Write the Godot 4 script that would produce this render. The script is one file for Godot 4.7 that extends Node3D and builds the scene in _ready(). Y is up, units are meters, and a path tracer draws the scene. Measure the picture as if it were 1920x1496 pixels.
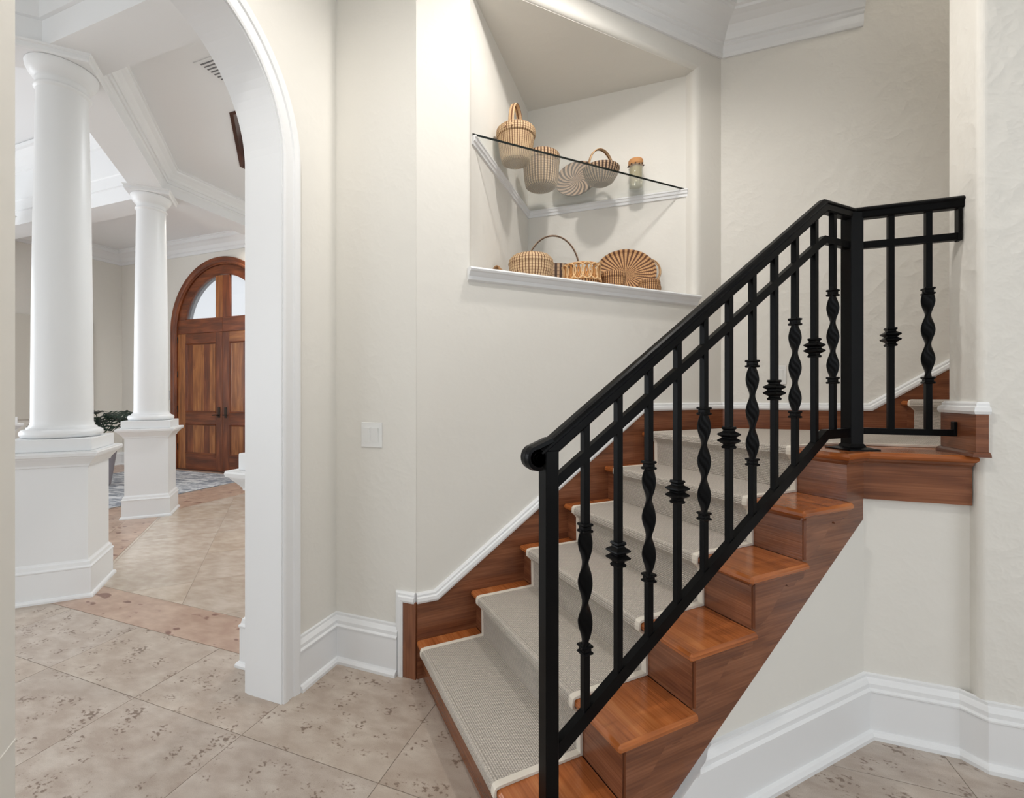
extends Node3D
# Plan coordinates are written (east, north) in metres; up is the third. V() turns them into Godot space.
# The stair runs north-east, so its parts live under a node turned 45 degrees: local x = along the run, local z = minus the distance q across it.
const H := 0.70710678

# ------------------------------------------------------------------ small tools
var mats := {}
var taken := {}
var rng := RandomNumberGenerator.new()

func V(e: float, n: float, u: float) -> Vector3:
	return Vector3(e, u, -n)

func RQ(r: float, q: float) -> Vector2:   # (run, across) -> (east, north)
	return Vector2((r - q) * H, (r + q) * H)

class MB:
	var v := PackedVector3Array()
	var n := PackedVector3Array()
	var t := PackedVector2Array()
	var off := Vector2.ZERO

	func tri(a: Vector3, b: Vector3, c: Vector3, na: Vector3, nb: Vector3, nc: Vector3, ta: Vector2, tb: Vector2, tc: Vector2) -> void:
		v.append(a); v.append(c); v.append(b)
		n.append(na); n.append(nc); n.append(nb)
		t.append(ta); t.append(tc); t.append(tb)

	# a b c d counter-clockwise seen from outside; the grain (u) follows the longer side
	func quad(a: Vector3, b: Vector3, c: Vector3, d: Vector3) -> void:
		var nn := (b - a).cross(d - a)
		if nn.length() < 1e-9:
			nn = (c - b).cross(d - b)
		nn = nn.normalized()
		var x := (b - a).normalized()
		var y := nn.cross(x)
		if a.distance_to(d) > a.distance_to(b):
			var k := x
			x = y
			y = k
		var f := func(p: Vector3) -> Vector2: return Vector2((p - a).dot(x), (p - a).dot(y)) + off
		tri(a, b, c, nn, nn, nn, f.call(a), f.call(b), f.call(c))
		tri(a, c, d, nn, nn, nn, f.call(a), f.call(c), f.call(d))

	func quadn(a: Vector3, b: Vector3, c: Vector3, d: Vector3, na: Vector3, nb: Vector3, nc: Vector3, nd: Vector3, ta: Vector2, tb: Vector2, tc: Vector2, td: Vector2) -> void:
		tri(a, b, c, na, nb, nc, ta, tb, tc)
		tri(a, c, d, na, nc, nd, ta, tc, td)

	func box(p: Vector3, q: Vector3) -> void:
		var a := p.min(q)
		var b := p.max(q)
		quad(Vector3(a.x, a.y, b.z), Vector3(b.x, a.y, b.z), Vector3(b.x, b.y, b.z), Vector3(a.x, b.y, b.z))
		quad(Vector3(b.x, a.y, a.z), Vector3(a.x, a.y, a.z), Vector3(a.x, b.y, a.z), Vector3(b.x, b.y, a.z))
		quad(Vector3(b.x, a.y, b.z), Vector3(b.x, a.y, a.z), Vector3(b.x, b.y, a.z), Vector3(b.x, b.y, b.z))
		quad(Vector3(a.x, a.y, a.z), Vector3(a.x, a.y, b.z), Vector3(a.x, b.y, b.z), Vector3(a.x, b.y, a.z))
		quad(Vector3(a.x, b.y, b.z), Vector3(b.x, b.y, b.z), Vector3(b.x, b.y, a.z), Vector3(a.x, b.y, a.z))
		quad(Vector3(a.x, a.y, a.z), Vector3(b.x, a.y, a.z), Vector3(b.x, a.y, b.z), Vector3(a.x, a.y, b.z))

	# a box whose edges are cut off by k
	func cbox(p: Vector3, q: Vector3, k: float) -> void:
		var a := p.min(q)
		var b := p.max(q)
		var m := (a + b) / 2.0
		var e := (b - a) / 2.0
		for ax in 3:
			var o := (ax + 1) % 3
			var w := (ax + 2) % 3
			for s in [-1.0, 1.0]:
				var pts := []
				for cc in [[-1, -1], [1, -1], [1, 1], [-1, 1]]:
					var r := Vector3.ZERO
					r[ax] = s * e[ax]
					r[o] = cc[0] * (e[o] - k)
					r[w] = cc[1] * (e[w] - k)
					pts.append(m + r)
				if s < 0:
					pts.reverse()
				quad(pts[0], pts[1], pts[2], pts[3])
			for s1 in [-1.0, 1.0]:
				for s2 in [-1.0, 1.0]:
					var A := Vector3.ZERO; var B := Vector3.ZERO
					A[o] = s1 * e[o]; A[w] = s2 * (e[w] - k)
					B[o] = s1 * (e[o] - k); B[w] = s2 * e[w]
					var L := Vector3.ZERO
					L[ax] = e[ax] - k
					var p4 := [m + A - L, m + A + L, m + B + L, m + B - L]
					var nn: Vector3 = (p4[1] - p4[0]).cross(p4[3] - p4[0])
					if nn.dot(A + B) < 0.0:
						p4.reverse()
					quad(p4[0], p4[1], p4[2], p4[3])
		for s in [Vector3(1, 1, 1), Vector3(-1, 1, 1), Vector3(1, -1, 1), Vector3(-1, -1, 1), Vector3(1, 1, -1), Vector3(-1, 1, -1), Vector3(1, -1, -1), Vector3(-1, -1, -1)]:
			var A: Vector3 = m + s * (e - Vector3(0, k, k)); var B: Vector3 = m + s * (e - Vector3(k, 0, k)); var C: Vector3 = m + s * (e - Vector3(k, k, 0))
			var nn: Vector3 = s.normalized()
			if (B - A).cross(C - A).dot(nn) < 0.0: tri(A, C, B, nn, nn, nn, off, off, off)
			else: tri(A, B, C, nn, nn, nn, off, off, off)

	# square section of varying half width, for forged knuckles
	func squares(prof: PackedVector2Array) -> void:
		for i in prof.size() - 1:
			var a := prof[i]; var b := prof[i + 1]
			for k in 4:
				var d := Vector3(1, 0, 0).rotated(Vector3.UP, k * PI / 2); var s := Vector3(0, 0, 1).rotated(Vector3.UP, k * PI / 2)
				quad(d * a.x + s * a.x + Vector3(0, a.y, 0), d * a.x - s * a.x + Vector3(0, a.y, 0), d * b.x - s * b.x + Vector3(0, b.y, 0), d * b.x + s * b.x + Vector3(0, b.y, 0))

	# polygon poly in the plane (X, Y) at o, pushed from h0 to h1 along X x Y
	func prism(poly: PackedVector2Array, o: Vector3, X: Vector3, Y: Vector3, h0: float, h1: float) -> void:
		var Z := X.cross(Y)
		var P := poly
		if Geometry2D.is_polygon_clockwise(P):
			P = poly.duplicate()
			P.reverse()
		var tr := Geometry2D.triangulate_polygon(P)
		for i in range(0, tr.size(), 3):
			var a := P[tr[i]]; var b := P[tr[i + 1]]; var c := P[tr[i + 2]]
			if (b - a).cross(c - a) < 0.0:
				var k := b; b = c; c = k
			for hh in [[h1, 1.0], [h0, -1.0]]:
				var d: Vector3 = o + Z * hh[0]
				var N: Vector3 = Z * hh[1]
				if hh[1] > 0.0:
					tri(d + X * a.x + Y * a.y, d + X * b.x + Y * b.y, d + X * c.x + Y * c.y, N, N, N, a + off, b + off, c + off)
				else:
					tri(d + X * a.x + Y * a.y, d + X * c.x + Y * c.y, d + X * b.x + Y * b.y, N, N, N, a + off, c + off, b + off)
		for i in P.size():
			var a := P[i]; var b := P[(i + 1) % P.size()]
			var A := o + X * a.x + Y * a.y; var B := o + X * b.x + Y * b.y
			quad(A + Z * h0, B + Z * h0, B + Z * h1, A + Z * h1)

	# profile (d to the right of travel, h along Z = X x Y) swept along a mitred path in the plane (X, Y)
	func sweep(path: PackedVector2Array, prof: PackedVector2Array, o: Vector3, X: Vector3, Y: Vector3, closed := false, caps := true, shear := 0.0) -> void:
		var Z := X.cross(Y)
		var np := path.size()
		var rings := []
		var run := [0.0]
		for i in np:
			var d0 := Vector2.ZERO; var d1 := Vector2.ZERO
			if closed or i > 0:
				d0 = (path[i] - path[(i - 1 + np) % np]).normalized()
			if closed or i < np - 1:
				d1 = (path[(i + 1) % np] - path[i]).normalized()
			if d0 == Vector2.ZERO: d0 = d1
			if d1 == Vector2.ZERO: d1 = d0
			var r0 := Vector2(d0.y, -d0.x); var r1 := Vector2(d1.y, -d1.x)
			var m := (r0 + r1).normalized()
			m = m / maxf(m.dot(r0), 0.2)
			var ring := PackedVector3Array()
			for p in prof:
				var q := path[i] + m * p.x
				if i == 0: q += d1 * (p.y * shear)
				ring.append(o + X * q.x + Y * q.y + Z * p.y)
			rings.append(ring)
			if i > 0: run.append(run[i - 1] + path[i].distance_to(path[i - 1]))
		if closed: run.append(run[np - 1] + path[0].distance_to(path[np - 1]))
		var K := prof.size()
		var per := [0.0]
		for k in K: per.append(per[k] + prof[k].distance_to(prof[(k + 1) % K]))
		# outward side of the profile loop
		var area := 0.0
		for k in K: area += prof[k].cross(prof[(k + 1) % K])
		for i in (np if closed else np - 1):
			var A: PackedVector3Array = rings[i]; var B: PackedVector3Array = rings[(i + 1) % np]
			for k in K:
				var k2 := (k + 1) % K
				var a := A[k]; var b := B[k]; var c := B[k2]; var d := A[k2]
				var nn := (b - a).cross(d - a)
				if nn.length() < 1e-9: nn = (c - b).cross(d - c)
				if area < 0.0: nn = -nn
				if nn.length() < 1e-12: continue
				nn = nn.normalized()
				var ta := Vector2(run[i], per[k]) + off; var tb := Vector2(run[i + 1], per[k]) + off
				var tc := Vector2(run[i + 1], per[k + 1]) + off; var td := Vector2(run[i], per[k + 1]) + off
				if area < 0.0: quadn(d, c, b, a, nn, nn, nn, nn, td, tc, tb, ta)
				else: quadn(a, b, c, d, nn, nn, nn, nn, ta, tb, tc, td)
		if caps and not closed:
			var tr := Geometry2D.triangulate_polygon(prof)
			for e in [0, np - 1]:
				var rg: PackedVector3Array = rings[e]
				for i in range(0, tr.size(), 3):
					var nn := (rg[tr[i + 1]] - rg[tr[i]]).cross(rg[tr[i + 2]] - rg[tr[i]]).normalized()
					tri(rg[tr[i]], rg[tr[i + 1]], rg[tr[i + 2]], nn, nn, nn, prof[tr[i]] + off, prof[tr[i + 1]] + off, prof[tr[i + 2]] + off)

	# profile of (radius, height) turned about the vertical through c
	func lathe(prof: PackedVector2Array, c := Vector3.ZERO, segs := 32, flat := false, vper := 1.0, from := 0.0, to := TAU) -> void:
		var nr := []
		for i in prof.size():
			var a := prof[maxi(i - 1, 0)]; var b := prof[mini(i + 1, prof.size() - 1)]
			var d := (b - a).normalized()
			nr.append(Vector2(d.y, -d.x))
		var len := 0.0
		for i in prof.size() - 1:
			var p := prof[i]; var q := prof[i + 1]
			var l2 := len + p.distance_to(q) / vper
			var n0: Vector2 = nr[i]; var n1: Vector2 = nr[i + 1]
			if flat:
				var d := (q - p).normalized()
				n0 = Vector2(d.y, -d.x); n1 = n0
			for s in segs:
				var a0 := lerpf(from, to, float(s) / segs); var a1 := lerpf(from, to, float(s + 1) / segs)
				var x0 := Vector3(cos(a0), 0, -sin(a0)); var x1 := Vector3(cos(a1), 0, -sin(a1))
				var up := Vector3.UP
				quadn(c + x0 * p.x + up * p.y, c + x1 * p.x + up * p.y, c + x1 * q.x + up * q.y, c + x0 * q.x + up * q.y,
					x0 * n0.x + up * n0.y, x1 * n0.x + up * n0.y, x1 * n1.x + up * n1.y, x0 * n1.x + up * n1.y,
					Vector2(float(s) / segs, len), Vector2(float(s + 1) / segs, len), Vector2(float(s + 1) / segs, l2), Vector2(float(s) / segs, l2))
			len = l2

	# ring section (list of 2D points) carried along a 3D path; side is the section's x axis
	func tube(path: PackedVector3Array, sec: PackedVector2Array, side: Array, smooth := true, vlen := 1.0, twist: Array = []) -> void:
		var rings := []; var nors := []
		var len := [0.0]
		for i in path.size():
			var d := (path[mini(i + 1, path.size() - 1)] - path[maxi(i - 1, 0)]).normalized()
			var x: Vector3 = side[i] if side.size() > 1 else side[0]
			x = (x - d * x.dot(d)).normalized()
			var y := d.cross(x)
			if twist.size() > 0:
				var cx := x * cos(twist[i]) + y * sin(twist[i])
				y = d.cross(cx); x = cx
			var r := PackedVector3Array(); var nn := PackedVector3Array()
			for k in sec.size():
				r.append(path[i] + x * sec[k].x + y * sec[k].y)
				var a := sec[(k - 1 + sec.size()) % sec.size()]; var b := sec[(k + 1) % sec.size()]
				var g := (b - a).normalized()
				nn.append((x * g.y - y * g.x).normalized())
			rings.append(r); nors.append(nn)
			if i > 0: len.append(len[i - 1] + path[i].distance_to(path[i - 1]) / vlen)
		var K := sec.size()
		for i in path.size() - 1:
			for k in K:
				var k2 := (k + 1) % K
				var a: Vector3 = rings[i][k]; var b: Vector3 = rings[i][k2]; var c: Vector3 = rings[i + 1][k2]; var d: Vector3 = rings[i + 1][k]
				var u0 := float(k) / K; var u1 := float(k + 1) / K
				if smooth:
					quadn(a, b, c, d, nors[i][k], nors[i][k2], nors[i + 1][k2], nors[i + 1][k], Vector2(u0, len[i]), Vector2(u1, len[i]), Vector2(u1, len[i + 1]), Vector2(u0, len[i + 1]))
				else:
					quad(a, b, c, d)
		for e in [0, path.size() - 1]:
			for k in range(1, K - 1):
				var nn: Vector3 = (rings[e][k] - rings[e][0]).cross(rings[e][k + 1] - rings[e][0]).normalized()
				if e == 0: nn = -nn
				tri(rings[e][0], rings[e][k], rings[e][k + 1], nn, nn, nn, Vector2.ZERO, Vector2.ZERO, Vector2.ZERO)

	func mesh() -> ArrayMesh:
		var a := []
		a.resize(Mesh.ARRAY_MAX)
		a[Mesh.ARRAY_VERTEX] = v
		a[Mesh.ARRAY_NORMAL] = n
		a[Mesh.ARRAY_TEX_UV] = t
		var tg := PackedFloat32Array()
		tg.resize(v.size() * 4)
		for i in range(0, v.size(), 3):
			var e1 := v[i + 1] - v[i]; var e2 := v[i + 2] - v[i]
			var f1 := t[i + 1] - t[i]; var f2 := t[i + 2] - t[i]
			var det := f1.x * f2.y - f2.x * f1.y
			var tan := Vector3(1, 0, 0)
			if absf(det) > 1e-12:
				tan = (e1 * f2.y - e2 * f1.y) / det
			for k in 3:
				var q := tan - n[i + k] * n[i + k].dot(tan)
				if q.length() < 1e-9: q = n[i + k].cross(Vector3(0.3, 0.8, 0.5))
				q = q.normalized()
				tg[(i + k) * 4] = q.x; tg[(i + k) * 4 + 1] = q.y; tg[(i + k) * 4 + 2] = q.z; tg[(i + k) * 4 + 3] = 1.0
		a[Mesh.ARRAY_TANGENT] = tg
		var m := ArrayMesh.new()
		m.add_surface_from_arrays(Mesh.PRIMITIVE_TRIANGLES, a)
		return m

func numbered(called: String) -> String:
	var k: int = taken.get(called, 0)
	taken[called] = k + 1
	return called if k == 0 else "%s_%03d" % [called, k]

func obj(called: String, b: MB, m: String, parent: Node3D = null) -> MeshInstance3D:
	return objm(called, b.mesh(), m, parent)

func objm(called: String, mesh: Mesh, m: String, parent: Node3D = null) -> MeshInstance3D:
	var o := MeshInstance3D.new()
	o.mesh = mesh
	o.material_override = mats[m]
	if parent:
		o.name = called
		parent.add_child(o, true)
	else:
		o.name = numbered(called)
		add_child(o)
	return o

func tag(o: Node3D, label: String, category: String, group := "") -> Node3D:
	o.set_meta("label", label)
	o.set_meta("category", category)
	if group: o.set_meta("group", group)
	return o

func thing(called: String, label: String, category: String, at := Vector3.ZERO, turn := 0.0, group := "") -> Node3D:
	var o := Node3D.new()
	o.name = numbered(called)
	add_child(o)
	o.position = at
	o.rotation.y = turn
	return tag(o, label, category, group)

func struct(called: String, b: MB, m: String, label: String) -> MeshInstance3D:
	var o := obj(called, b, m)
	o.set_meta("kind", "structure")
	o.set_meta("label", label)
	o.set_meta("category", called.get_slice("_", 0))
	return o

func rect(x0: float, y0: float, x1: float, y1: float) -> PackedVector2Array:
	return PackedVector2Array([Vector2(x0, y0), Vector2(x1, y0), Vector2(x1, y1), Vector2(x0, y1)])

func pv(a: Array) -> PackedVector2Array:
	var r := PackedVector2Array()
	for p in a: r.append(Vector2(p[0], p[1]))
	return r

func plan(poly: PackedVector2Array, u0: float, u1: float, b: MB) -> void:   # polygon of (east, north) between two heights
	b.prism(poly, Vector3.ZERO, Vector3(1, 0, 0), Vector3(0, 0, -1), u0, u1)

# ------------------------------------------------------------------ textures
func gray(w: int, h: int, freq: float, sd: int, oct := 4, type := FastNoiseLite.TYPE_SIMPLEX_SMOOTH, ridged := false) -> Image:
	var f := FastNoiseLite.new()
	f.seed = sd
	f.noise_type = type
	f.frequency = freq
	f.fractal_octaves = oct
	f.fractal_type = FastNoiseLite.FRACTAL_RIDGED if ridged else FastNoiseLite.FRACTAL_FBM
	var im := f.get_seamless_image(w, h, false, false, 0.15, true)
	im.convert(Image.FORMAT_L8)
	return im

func stretched(im: Image, w: int, h: int) -> Image:
	im.resize(w, h, Image.INTERPOLATE_CUBIC)
	return im

func paint(size: int, layers: Array, f: Callable) -> ImageTexture:
	var d := []
	for l in layers: d.append(l.get_data())
	var out := PackedByteArray()
	out.resize(size * size * 3)
	var vals := PackedFloat32Array()
	vals.resize(layers.size())
	for i in size * size:
		for k in d.size(): vals[k] = d[k][i] / 255.0
		var c: Color = f.call(vals)
		out[i * 3] = clampi(int(c.r * 255.0), 0, 255)
		out[i * 3 + 1] = clampi(int(c.g * 255.0), 0, 255)
		out[i * 3 + 2] = clampi(int(c.b * 255.0), 0, 255)
	var im := Image.create_from_data(size, size, false, Image.FORMAT_RGB8, out)
	return ImageTexture.create_from_image(im)

func bumps(im: Image, strength: float) -> ImageTexture:
	var k: Image = im.duplicate()
	k.convert(Image.FORMAT_RGBA8)
	k.bump_map_to_normal_map(strength)
	return ImageTexture.create_from_image(k)

func rgb(r: float, g: float, b: float) -> Color:
	return Color(r / 255.0, g / 255.0, b / 255.0)

func mat(called: String, c: Color, rough := 0.6, metal := 0.0) -> StandardMaterial3D:
	var m := StandardMaterial3D.new()
	m.albedo_color = c
	m.roughness = rough
	m.metallic = metal
	mats[called] = m
	return m

func wood(called: String, dark: Color, mid: Color, light: Color, sd: int, rough: float, sx := 1.1, sy := 2.6) -> void:
	var a := stretched(gray(48, 512, 0.012, sd, 3), 512, 512)
	var b := stretched(gray(24, 512, 0.09, sd + 1, 2), 512, 512)
	var c := stretched(gray(96, 320, 0.016, sd + 2, 3), 512, 512)
	var tex := paint(512, [a, b, c], func(q: PackedFloat32Array) -> Color:
		var band := 0.5 + 0.5 * sin(q[0] * 26.0 + q[2] * 5.0)
		var t := clampf(0.70 * q[2] + 0.16 * band + 0.36 * (q[1] - 0.5) + 0.06, 0.0, 1.0)
		return dark.lerp(mid, t * 2.0) if t < 0.5 else mid.lerp(light, t * 2.0 - 1.0))
	var m := mat(called, Color.WHITE, rough)
	m.albedo_texture = tex
	m.uv1_scale = Vector3(sx, sy, 1)
	m.normal_enabled = true
	m.normal_texture = bumps(b, 1.2)
	m.normal_scale = 0.25

func weave(called: String, light: Color, dark: Color, share: int, us: float, vs: float) -> void:
	# stitches round a coil: rows of light stitches with dark gaps between, set off by half from row to row
	var im := Image.create(64, 64, false, Image.FORMAT_RGB8)
	for y in 64:
		for x in 64:
			var row := y / 16
			var xx := x % 16
			var edge := (y % 16) < 2
			var c := dark if xx < share else light
			if edge: c = c.lerp(dark, 0.55)
			var k := 0.92 + 0.08 * sin(x * 1.7 + y * 2.3)
			im.set_pixel(x, y, Color(c.r * k, c.g * k, c.b * k))
	var m := mat(called, Color.WHITE, 0.75)
	m.albedo_texture = ImageTexture.create_from_image(im)
	m.uv1_scale = Vector3(us, vs, 1)

func materials() -> void:
	# plaster with a soft trowelled relief
	var rel := gray(512, 512, 0.011, 11, 4, FastNoiseLite.TYPE_SIMPLEX_SMOOTH, true)
	var soft := gray(512, 512, 0.02, 12, 3)
	var wallish := func(called: String, c: Color, ns: float) -> void:
		var m := mat(called, c, 0.82)
		m.normal_enabled = true
		m.normal_texture = bumps(rel, 2.0)
		m.normal_scale = ns
		m.uv1_triplanar = true
		m.uv1_world_triplanar = true
		m.uv1_scale = Vector3(0.9, 0.9, 0.9)
	wallish.call("plaster", rgb(228, 225, 218), 0.38)
	wallish.call("plaster_rough", rgb(228, 225, 218), 1.0)
	mat("trim", rgb(236, 237, 238), 0.38)
	mat("ceiling", rgb(238, 239, 240), 0.85)
	mat("grout", rgb(140, 128, 115), 0.9)
	# travertine: clouded beige with clusters of small pits
	var t1 := gray(1024, 1024, 0.0034, 21, 3)
	var t2 := stretched(gray(512, 1024, 0.016, 22, 4), 1024, 1024)
	var t3 := stretched(gray(640, 1024, 0.06, 23, 4), 1024, 1024)
	var t4 := gray(1024, 1024, 0.0075, 24, 4)
	var t5 := gray(1024, 1024, 0.30, 25, 1)
	var stone := func(q: PackedFloat32Array) -> Color:
		var a := rgb(192, 178, 166); var b := rgb(218, 209, 199); var p := rgb(122, 104, 90)
		var c := a.lerp(b, clampf(q[0] * 0.7 + (q[1] - 0.5) * 1.2 + 0.15, 0, 1))
		var k := q[2] * 0.9 + (q[3] - 0.5) * 0.9 - 0.03
		c = c.lerp(a, smoothstep(0.52, 0.68, k) * 0.5)
		c = c.lerp(p, smoothstep(0.66, 0.80, k) * 0.7)
		return c * (0.95 + 0.10 * q[4])
	var tex := paint(1024, [t1, t2, t3, t4, t5], stone)
	var calm := func(q: PackedFloat32Array) -> Color:
		var c := rgb(198, 183, 167).lerp(rgb(222, 211, 198), clampf(q[0] * 0.8 + (q[1] - 0.5) * 1.0 + 0.12, 0, 1))
		return c * (0.97 + 0.06 * q[2])
	var smooth_tex := paint(1024, [t1, t2, t5], calm)
	for k in 3:
		var m := mat("stone%d" % k, [rgb(228, 225, 223), rgb(222, 218, 215), rgb(228, 223, 218)][k], 0.34)
		m.albedo_texture = tex
		m.uv1_scale = Vector3(0.95, 0.95, 1)
		m = mat("smooth%d" % k, [rgb(242, 241, 241), rgb(237, 235, 234), rgb(242, 239, 236)][k], 0.22)
		m.albedo_texture = smooth_tex
		m.uv1_scale = Vector3(0.8, 0.8, 1)
	var pink := func(q: PackedFloat32Array) -> Color:
		var a := rgb(172, 144, 127); var b := rgb(200, 176, 158); var p := rgb(116, 82, 72)
		var c := a.lerp(b, clampf(q[0] * 0.7 + (q[1] - 0.5) * 1.0 + 0.15, 0, 1))
		return c.lerp(p, smoothstep(0.66, 0.78, q[2] * 0.8 + (q[3] - 0.5) * 0.6 + 0.06) * 0.8)
	var m2 := mat("band", Color.WHITE, 0.3)
	m2.albedo_texture = paint(1024, [t1, t2, stretched(gray(128, 384, 0.035, 27, 3), 1024, 1024), t4], pink)
	m2.uv1_scale = Vector3(0.8, 0.8, 1)
	# woods
	wood("oak", rgb(92, 54, 36), rgb(124, 76, 51), rgb(152, 100, 70), 31, 0.24)
	wood("oak_tread", rgb(130, 70, 34), rgb(168, 96, 50), rgb(194, 124, 72), 35, 0.18)
	wood("door_dark", rgb(74, 38, 22), rgb(112, 58, 32), rgb(146, 84, 48), 41, 0.3, 0.8, 1.6)
	wood("door_light", rgb(102, 58, 32), rgb(150, 92, 50), rgb(188, 128, 74), 45, 0.3, 0.8, 1.8)
	wood("rim_wood", rgb(52, 28, 20), rgb(74, 42, 30), rgb(96, 58, 42), 48, 0.35, 0.8, 1.6)
	# iron
	var iron := mat("iron", rgb(7, 7, 8), 0.34, 0.0)
	iron.metallic_specular = 0.22
	mat("bronze", rgb(52, 42, 36), 0.4, 0.6)
	# carpet: rows of small loops
	var ci := Image.create(128, 128, false, Image.FORMAT_RGB8)
	var ch := Image.create(128, 128, false, Image.FORMAT_RGBA8)
	for y in 128:
		for x in 128:
			var row := y / 8
			var lx := fposmod(x + (row % 2) * 4, 8) - 3.5
			var ly := y % 8 - 3.5
			var hgt := clampf(1.0 - (lx * lx + ly * ly) / 20.0, 0.0, 1.0)
			var q := 0.86 + 0.14 * hgt + 0.03 * sin(row * 5.1 + floor((x + (row % 2) * 4) / 8.0) * 3.7)
			ci.set_pixel(x, y, Color(0.84 * q, 0.80 * q, 0.755 * q))
			ch.set_pixel(x, y, Color(hgt, hgt, hgt))
	var cm := mat("carpet", Color.WHITE, 0.95)
	cm.albedo_texture = ImageTexture.create_from_image(ci)
	ch.bump_map_to_normal_map(5.0)
	cm.normal_enabled = true
	cm.normal_texture = ImageTexture.create_from_image(ch)
	cm.normal_scale = 0.9
	cm.uv1_scale = Vector3(8.5, 8.5, 1)
	mat("binding", rgb(222, 214, 201), 0.9)
	# rug
	var rg := paint(512, [gray(512, 512, 0.008, 61, 4), stretched(gray(96, 512, 0.03, 62, 3), 512, 512), gray(512, 512, 0.05, 63, 2)], func(q: PackedFloat32Array) -> Color:
		var t := clampf(q[0] * 0.9 + (q[1] - 0.5) * 1.6 + (q[2] - 0.5) * 0.8, 0, 1)
		return rgb(126, 132, 142).lerp(rgb(222, 224, 226), t))
	var rm := mat("rug", Color.WHITE, 0.95)
	rm.albedo_texture = rg
	rm.uv1_scale = Vector3(0.7, 0.7, 1)
	# glass
	var gl := mat("glass", Color(0.86, 0.94, 0.92, 0.10), 0.03)
	gl.transparency = BaseMaterial3D.TRANSPARENCY_ALPHA
	mat("glass_edge", rgb(14, 22, 19), 0.15)
	var jar := mat("jar_glass", Color(0.92, 0.95, 0.90, 0.10), 0.04)
	jar.transparency = BaseMaterial3D.TRANSPARENCY_ALPHA
	var pane := mat("pane", Color(0.95, 0.97, 1.0, 0.06), 0.03)
	pane.transparency = BaseMaterial3D.TRANSPARENCY_ALPHA
	# baskets
	var lt := rgb(226, 194, 152); var dk := rgb(120, 78, 50)
	weave("coil_fine", lt, dk, 5, 11, 1)
	weave("coil_stripe", rgb(220, 186, 146), rgb(104, 70, 48), 7, 9, 1)
	weave("coil_dark", rgb(206, 172, 138), rgb(78, 56, 46), 8, 8, 1)
	weave("swirl", rgb(206, 172, 142), rgb(78, 56, 48), 8, 5, 1)
	weave("coil_amber", rgb(216, 168, 116), rgb(104, 62, 36), 7, 9, 1)
	weave("strap", rgb(224, 188, 144), rgb(122, 80, 52), 5, 1, 1)
	weave("strap_dark", rgb(190, 160, 132), rgb(70, 52, 44), 7, 1, 1)
	mat("cord_amber", rgb(196, 138, 80), 0.7)
	mat("cord_tan", rgb(220, 180, 132), 0.7)
	mat("cork", rgb(196, 142, 92), 0.9)
	mat("bead", rgb(60, 38, 30), 0.5)
	mat("moss", rgb(150, 132, 86), 0.9)
	mat("shell", rgb(206, 196, 164), 0.7)
	# plant and small things
	mat("leaf", rgb(24, 48, 38), 0.4)
	mat("stem", rgb(62, 84, 52), 0.6)
	mat("pot", rgb(150, 146, 152), 0.7)
	mat("soil", rgb(58, 46, 38), 0.95)
	mat("plastic", rgb(232, 232, 230), 0.35)
	mat("frame_black", rgb(28, 26, 26), 0.5)
	mat("print", rgb(212, 208, 198), 0.8)
	mat("stucco_out", rgb(150, 156, 164), 0.9)
	mat("vent_dark", rgb(120, 120, 122), 0.8)
	mat("window_white", rgb(236, 236, 236), 0.4)
	var lamp := mat("lamp_glow", rgb(255, 250, 240), 0.5)
	lamp.emission_enabled = true
	lamp.emission = Color(1.0, 0.95, 0.87)
	lamp.emission_energy_multiplier = 3.0

# ------------------------------------------------------------------ camera, light
func area(at: Vector3, towards: Vector3, w: float, h: float, e: float, c: Color, called: String) -> void:
	var l := AreaLight3D.new()
	l.name = called
	l.area_size = Vector2(w, h)
	l.area_normalize_energy = false
	l.light_energy = e
	l.light_color = c
	l.shadow_enabled = true
	add_child(l, true)
	var up := Vector3.UP if absf(towards.y) < 0.9 else Vector3(0, 0, -1)
	l.look_at_from_position(at, at + towards, up)

func view_and_light() -> void:
	var cam := Camera3D.new()
	cam.name = "camera"
	var f := 848.0
	cam.position = Vector3(0, 1.3, 0)
	cam.rotation_degrees.y = 20.3
	cam.set_frustum(2.0 * 0.05 * 748.0 / f, Vector2(0.05 * 36.5 / f, -0.05 * 10.0 / f), 0.05, 100.0)
	cam.current = true
	add_child(cam)
	var w := WorldEnvironment.new()
	w.name = "world"
	var e := Environment.new()
	e.background_mode = Environment.BG_SKY
	var sk := Sky.new()
	var sm := ProceduralSkyMaterial.new()
	sm.energy_multiplier = 0.85
	sm.sky_top_color = rgb(214, 221, 229)
	sm.sky_horizon_color = rgb(236, 239, 242)
	sm.ground_horizon_color = rgb(228, 230, 232)
	sm.ground_bottom_color = rgb(170, 168, 164)
	sk.sky_material = sm
	e.sky = sk
	e.tonemap_mode = Environment.TONE_MAPPER_LINEAR
	e.tonemap_exposure = 1.34
	e.sdfgi_enabled = true
	e.ssao_enabled = true
	e.ssil_enabled = true
	w.environment = e
	add_child(w)
	var day := Color(0.945, 0.975, 1.0)
	# daylight at the tall windows behind the camera and in the hall (the windows are built in shell())
	area(V(-0.05, -2.94, 1.75), Vector3(0, 0, -1), 2.5, 2.5, 0.36, day, "window_daylight_south")
	area(V(3.54, -0.6, 1.75), Vector3(-1, 0, 0), 2.6, 2.5, 0.44, day, "window_daylight_east")
	area(V(-9.24, 0.2, 1.75), Vector3(1, 0, 0), 4.2, 2.6, 1.2, day, "window_daylight_hall_west")
	area(V(-5.2, -2.94, 1.75), Vector3(0, 0, -1), 4.6, 2.6, 0.38, day, "window_daylight_hall_south")

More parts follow.
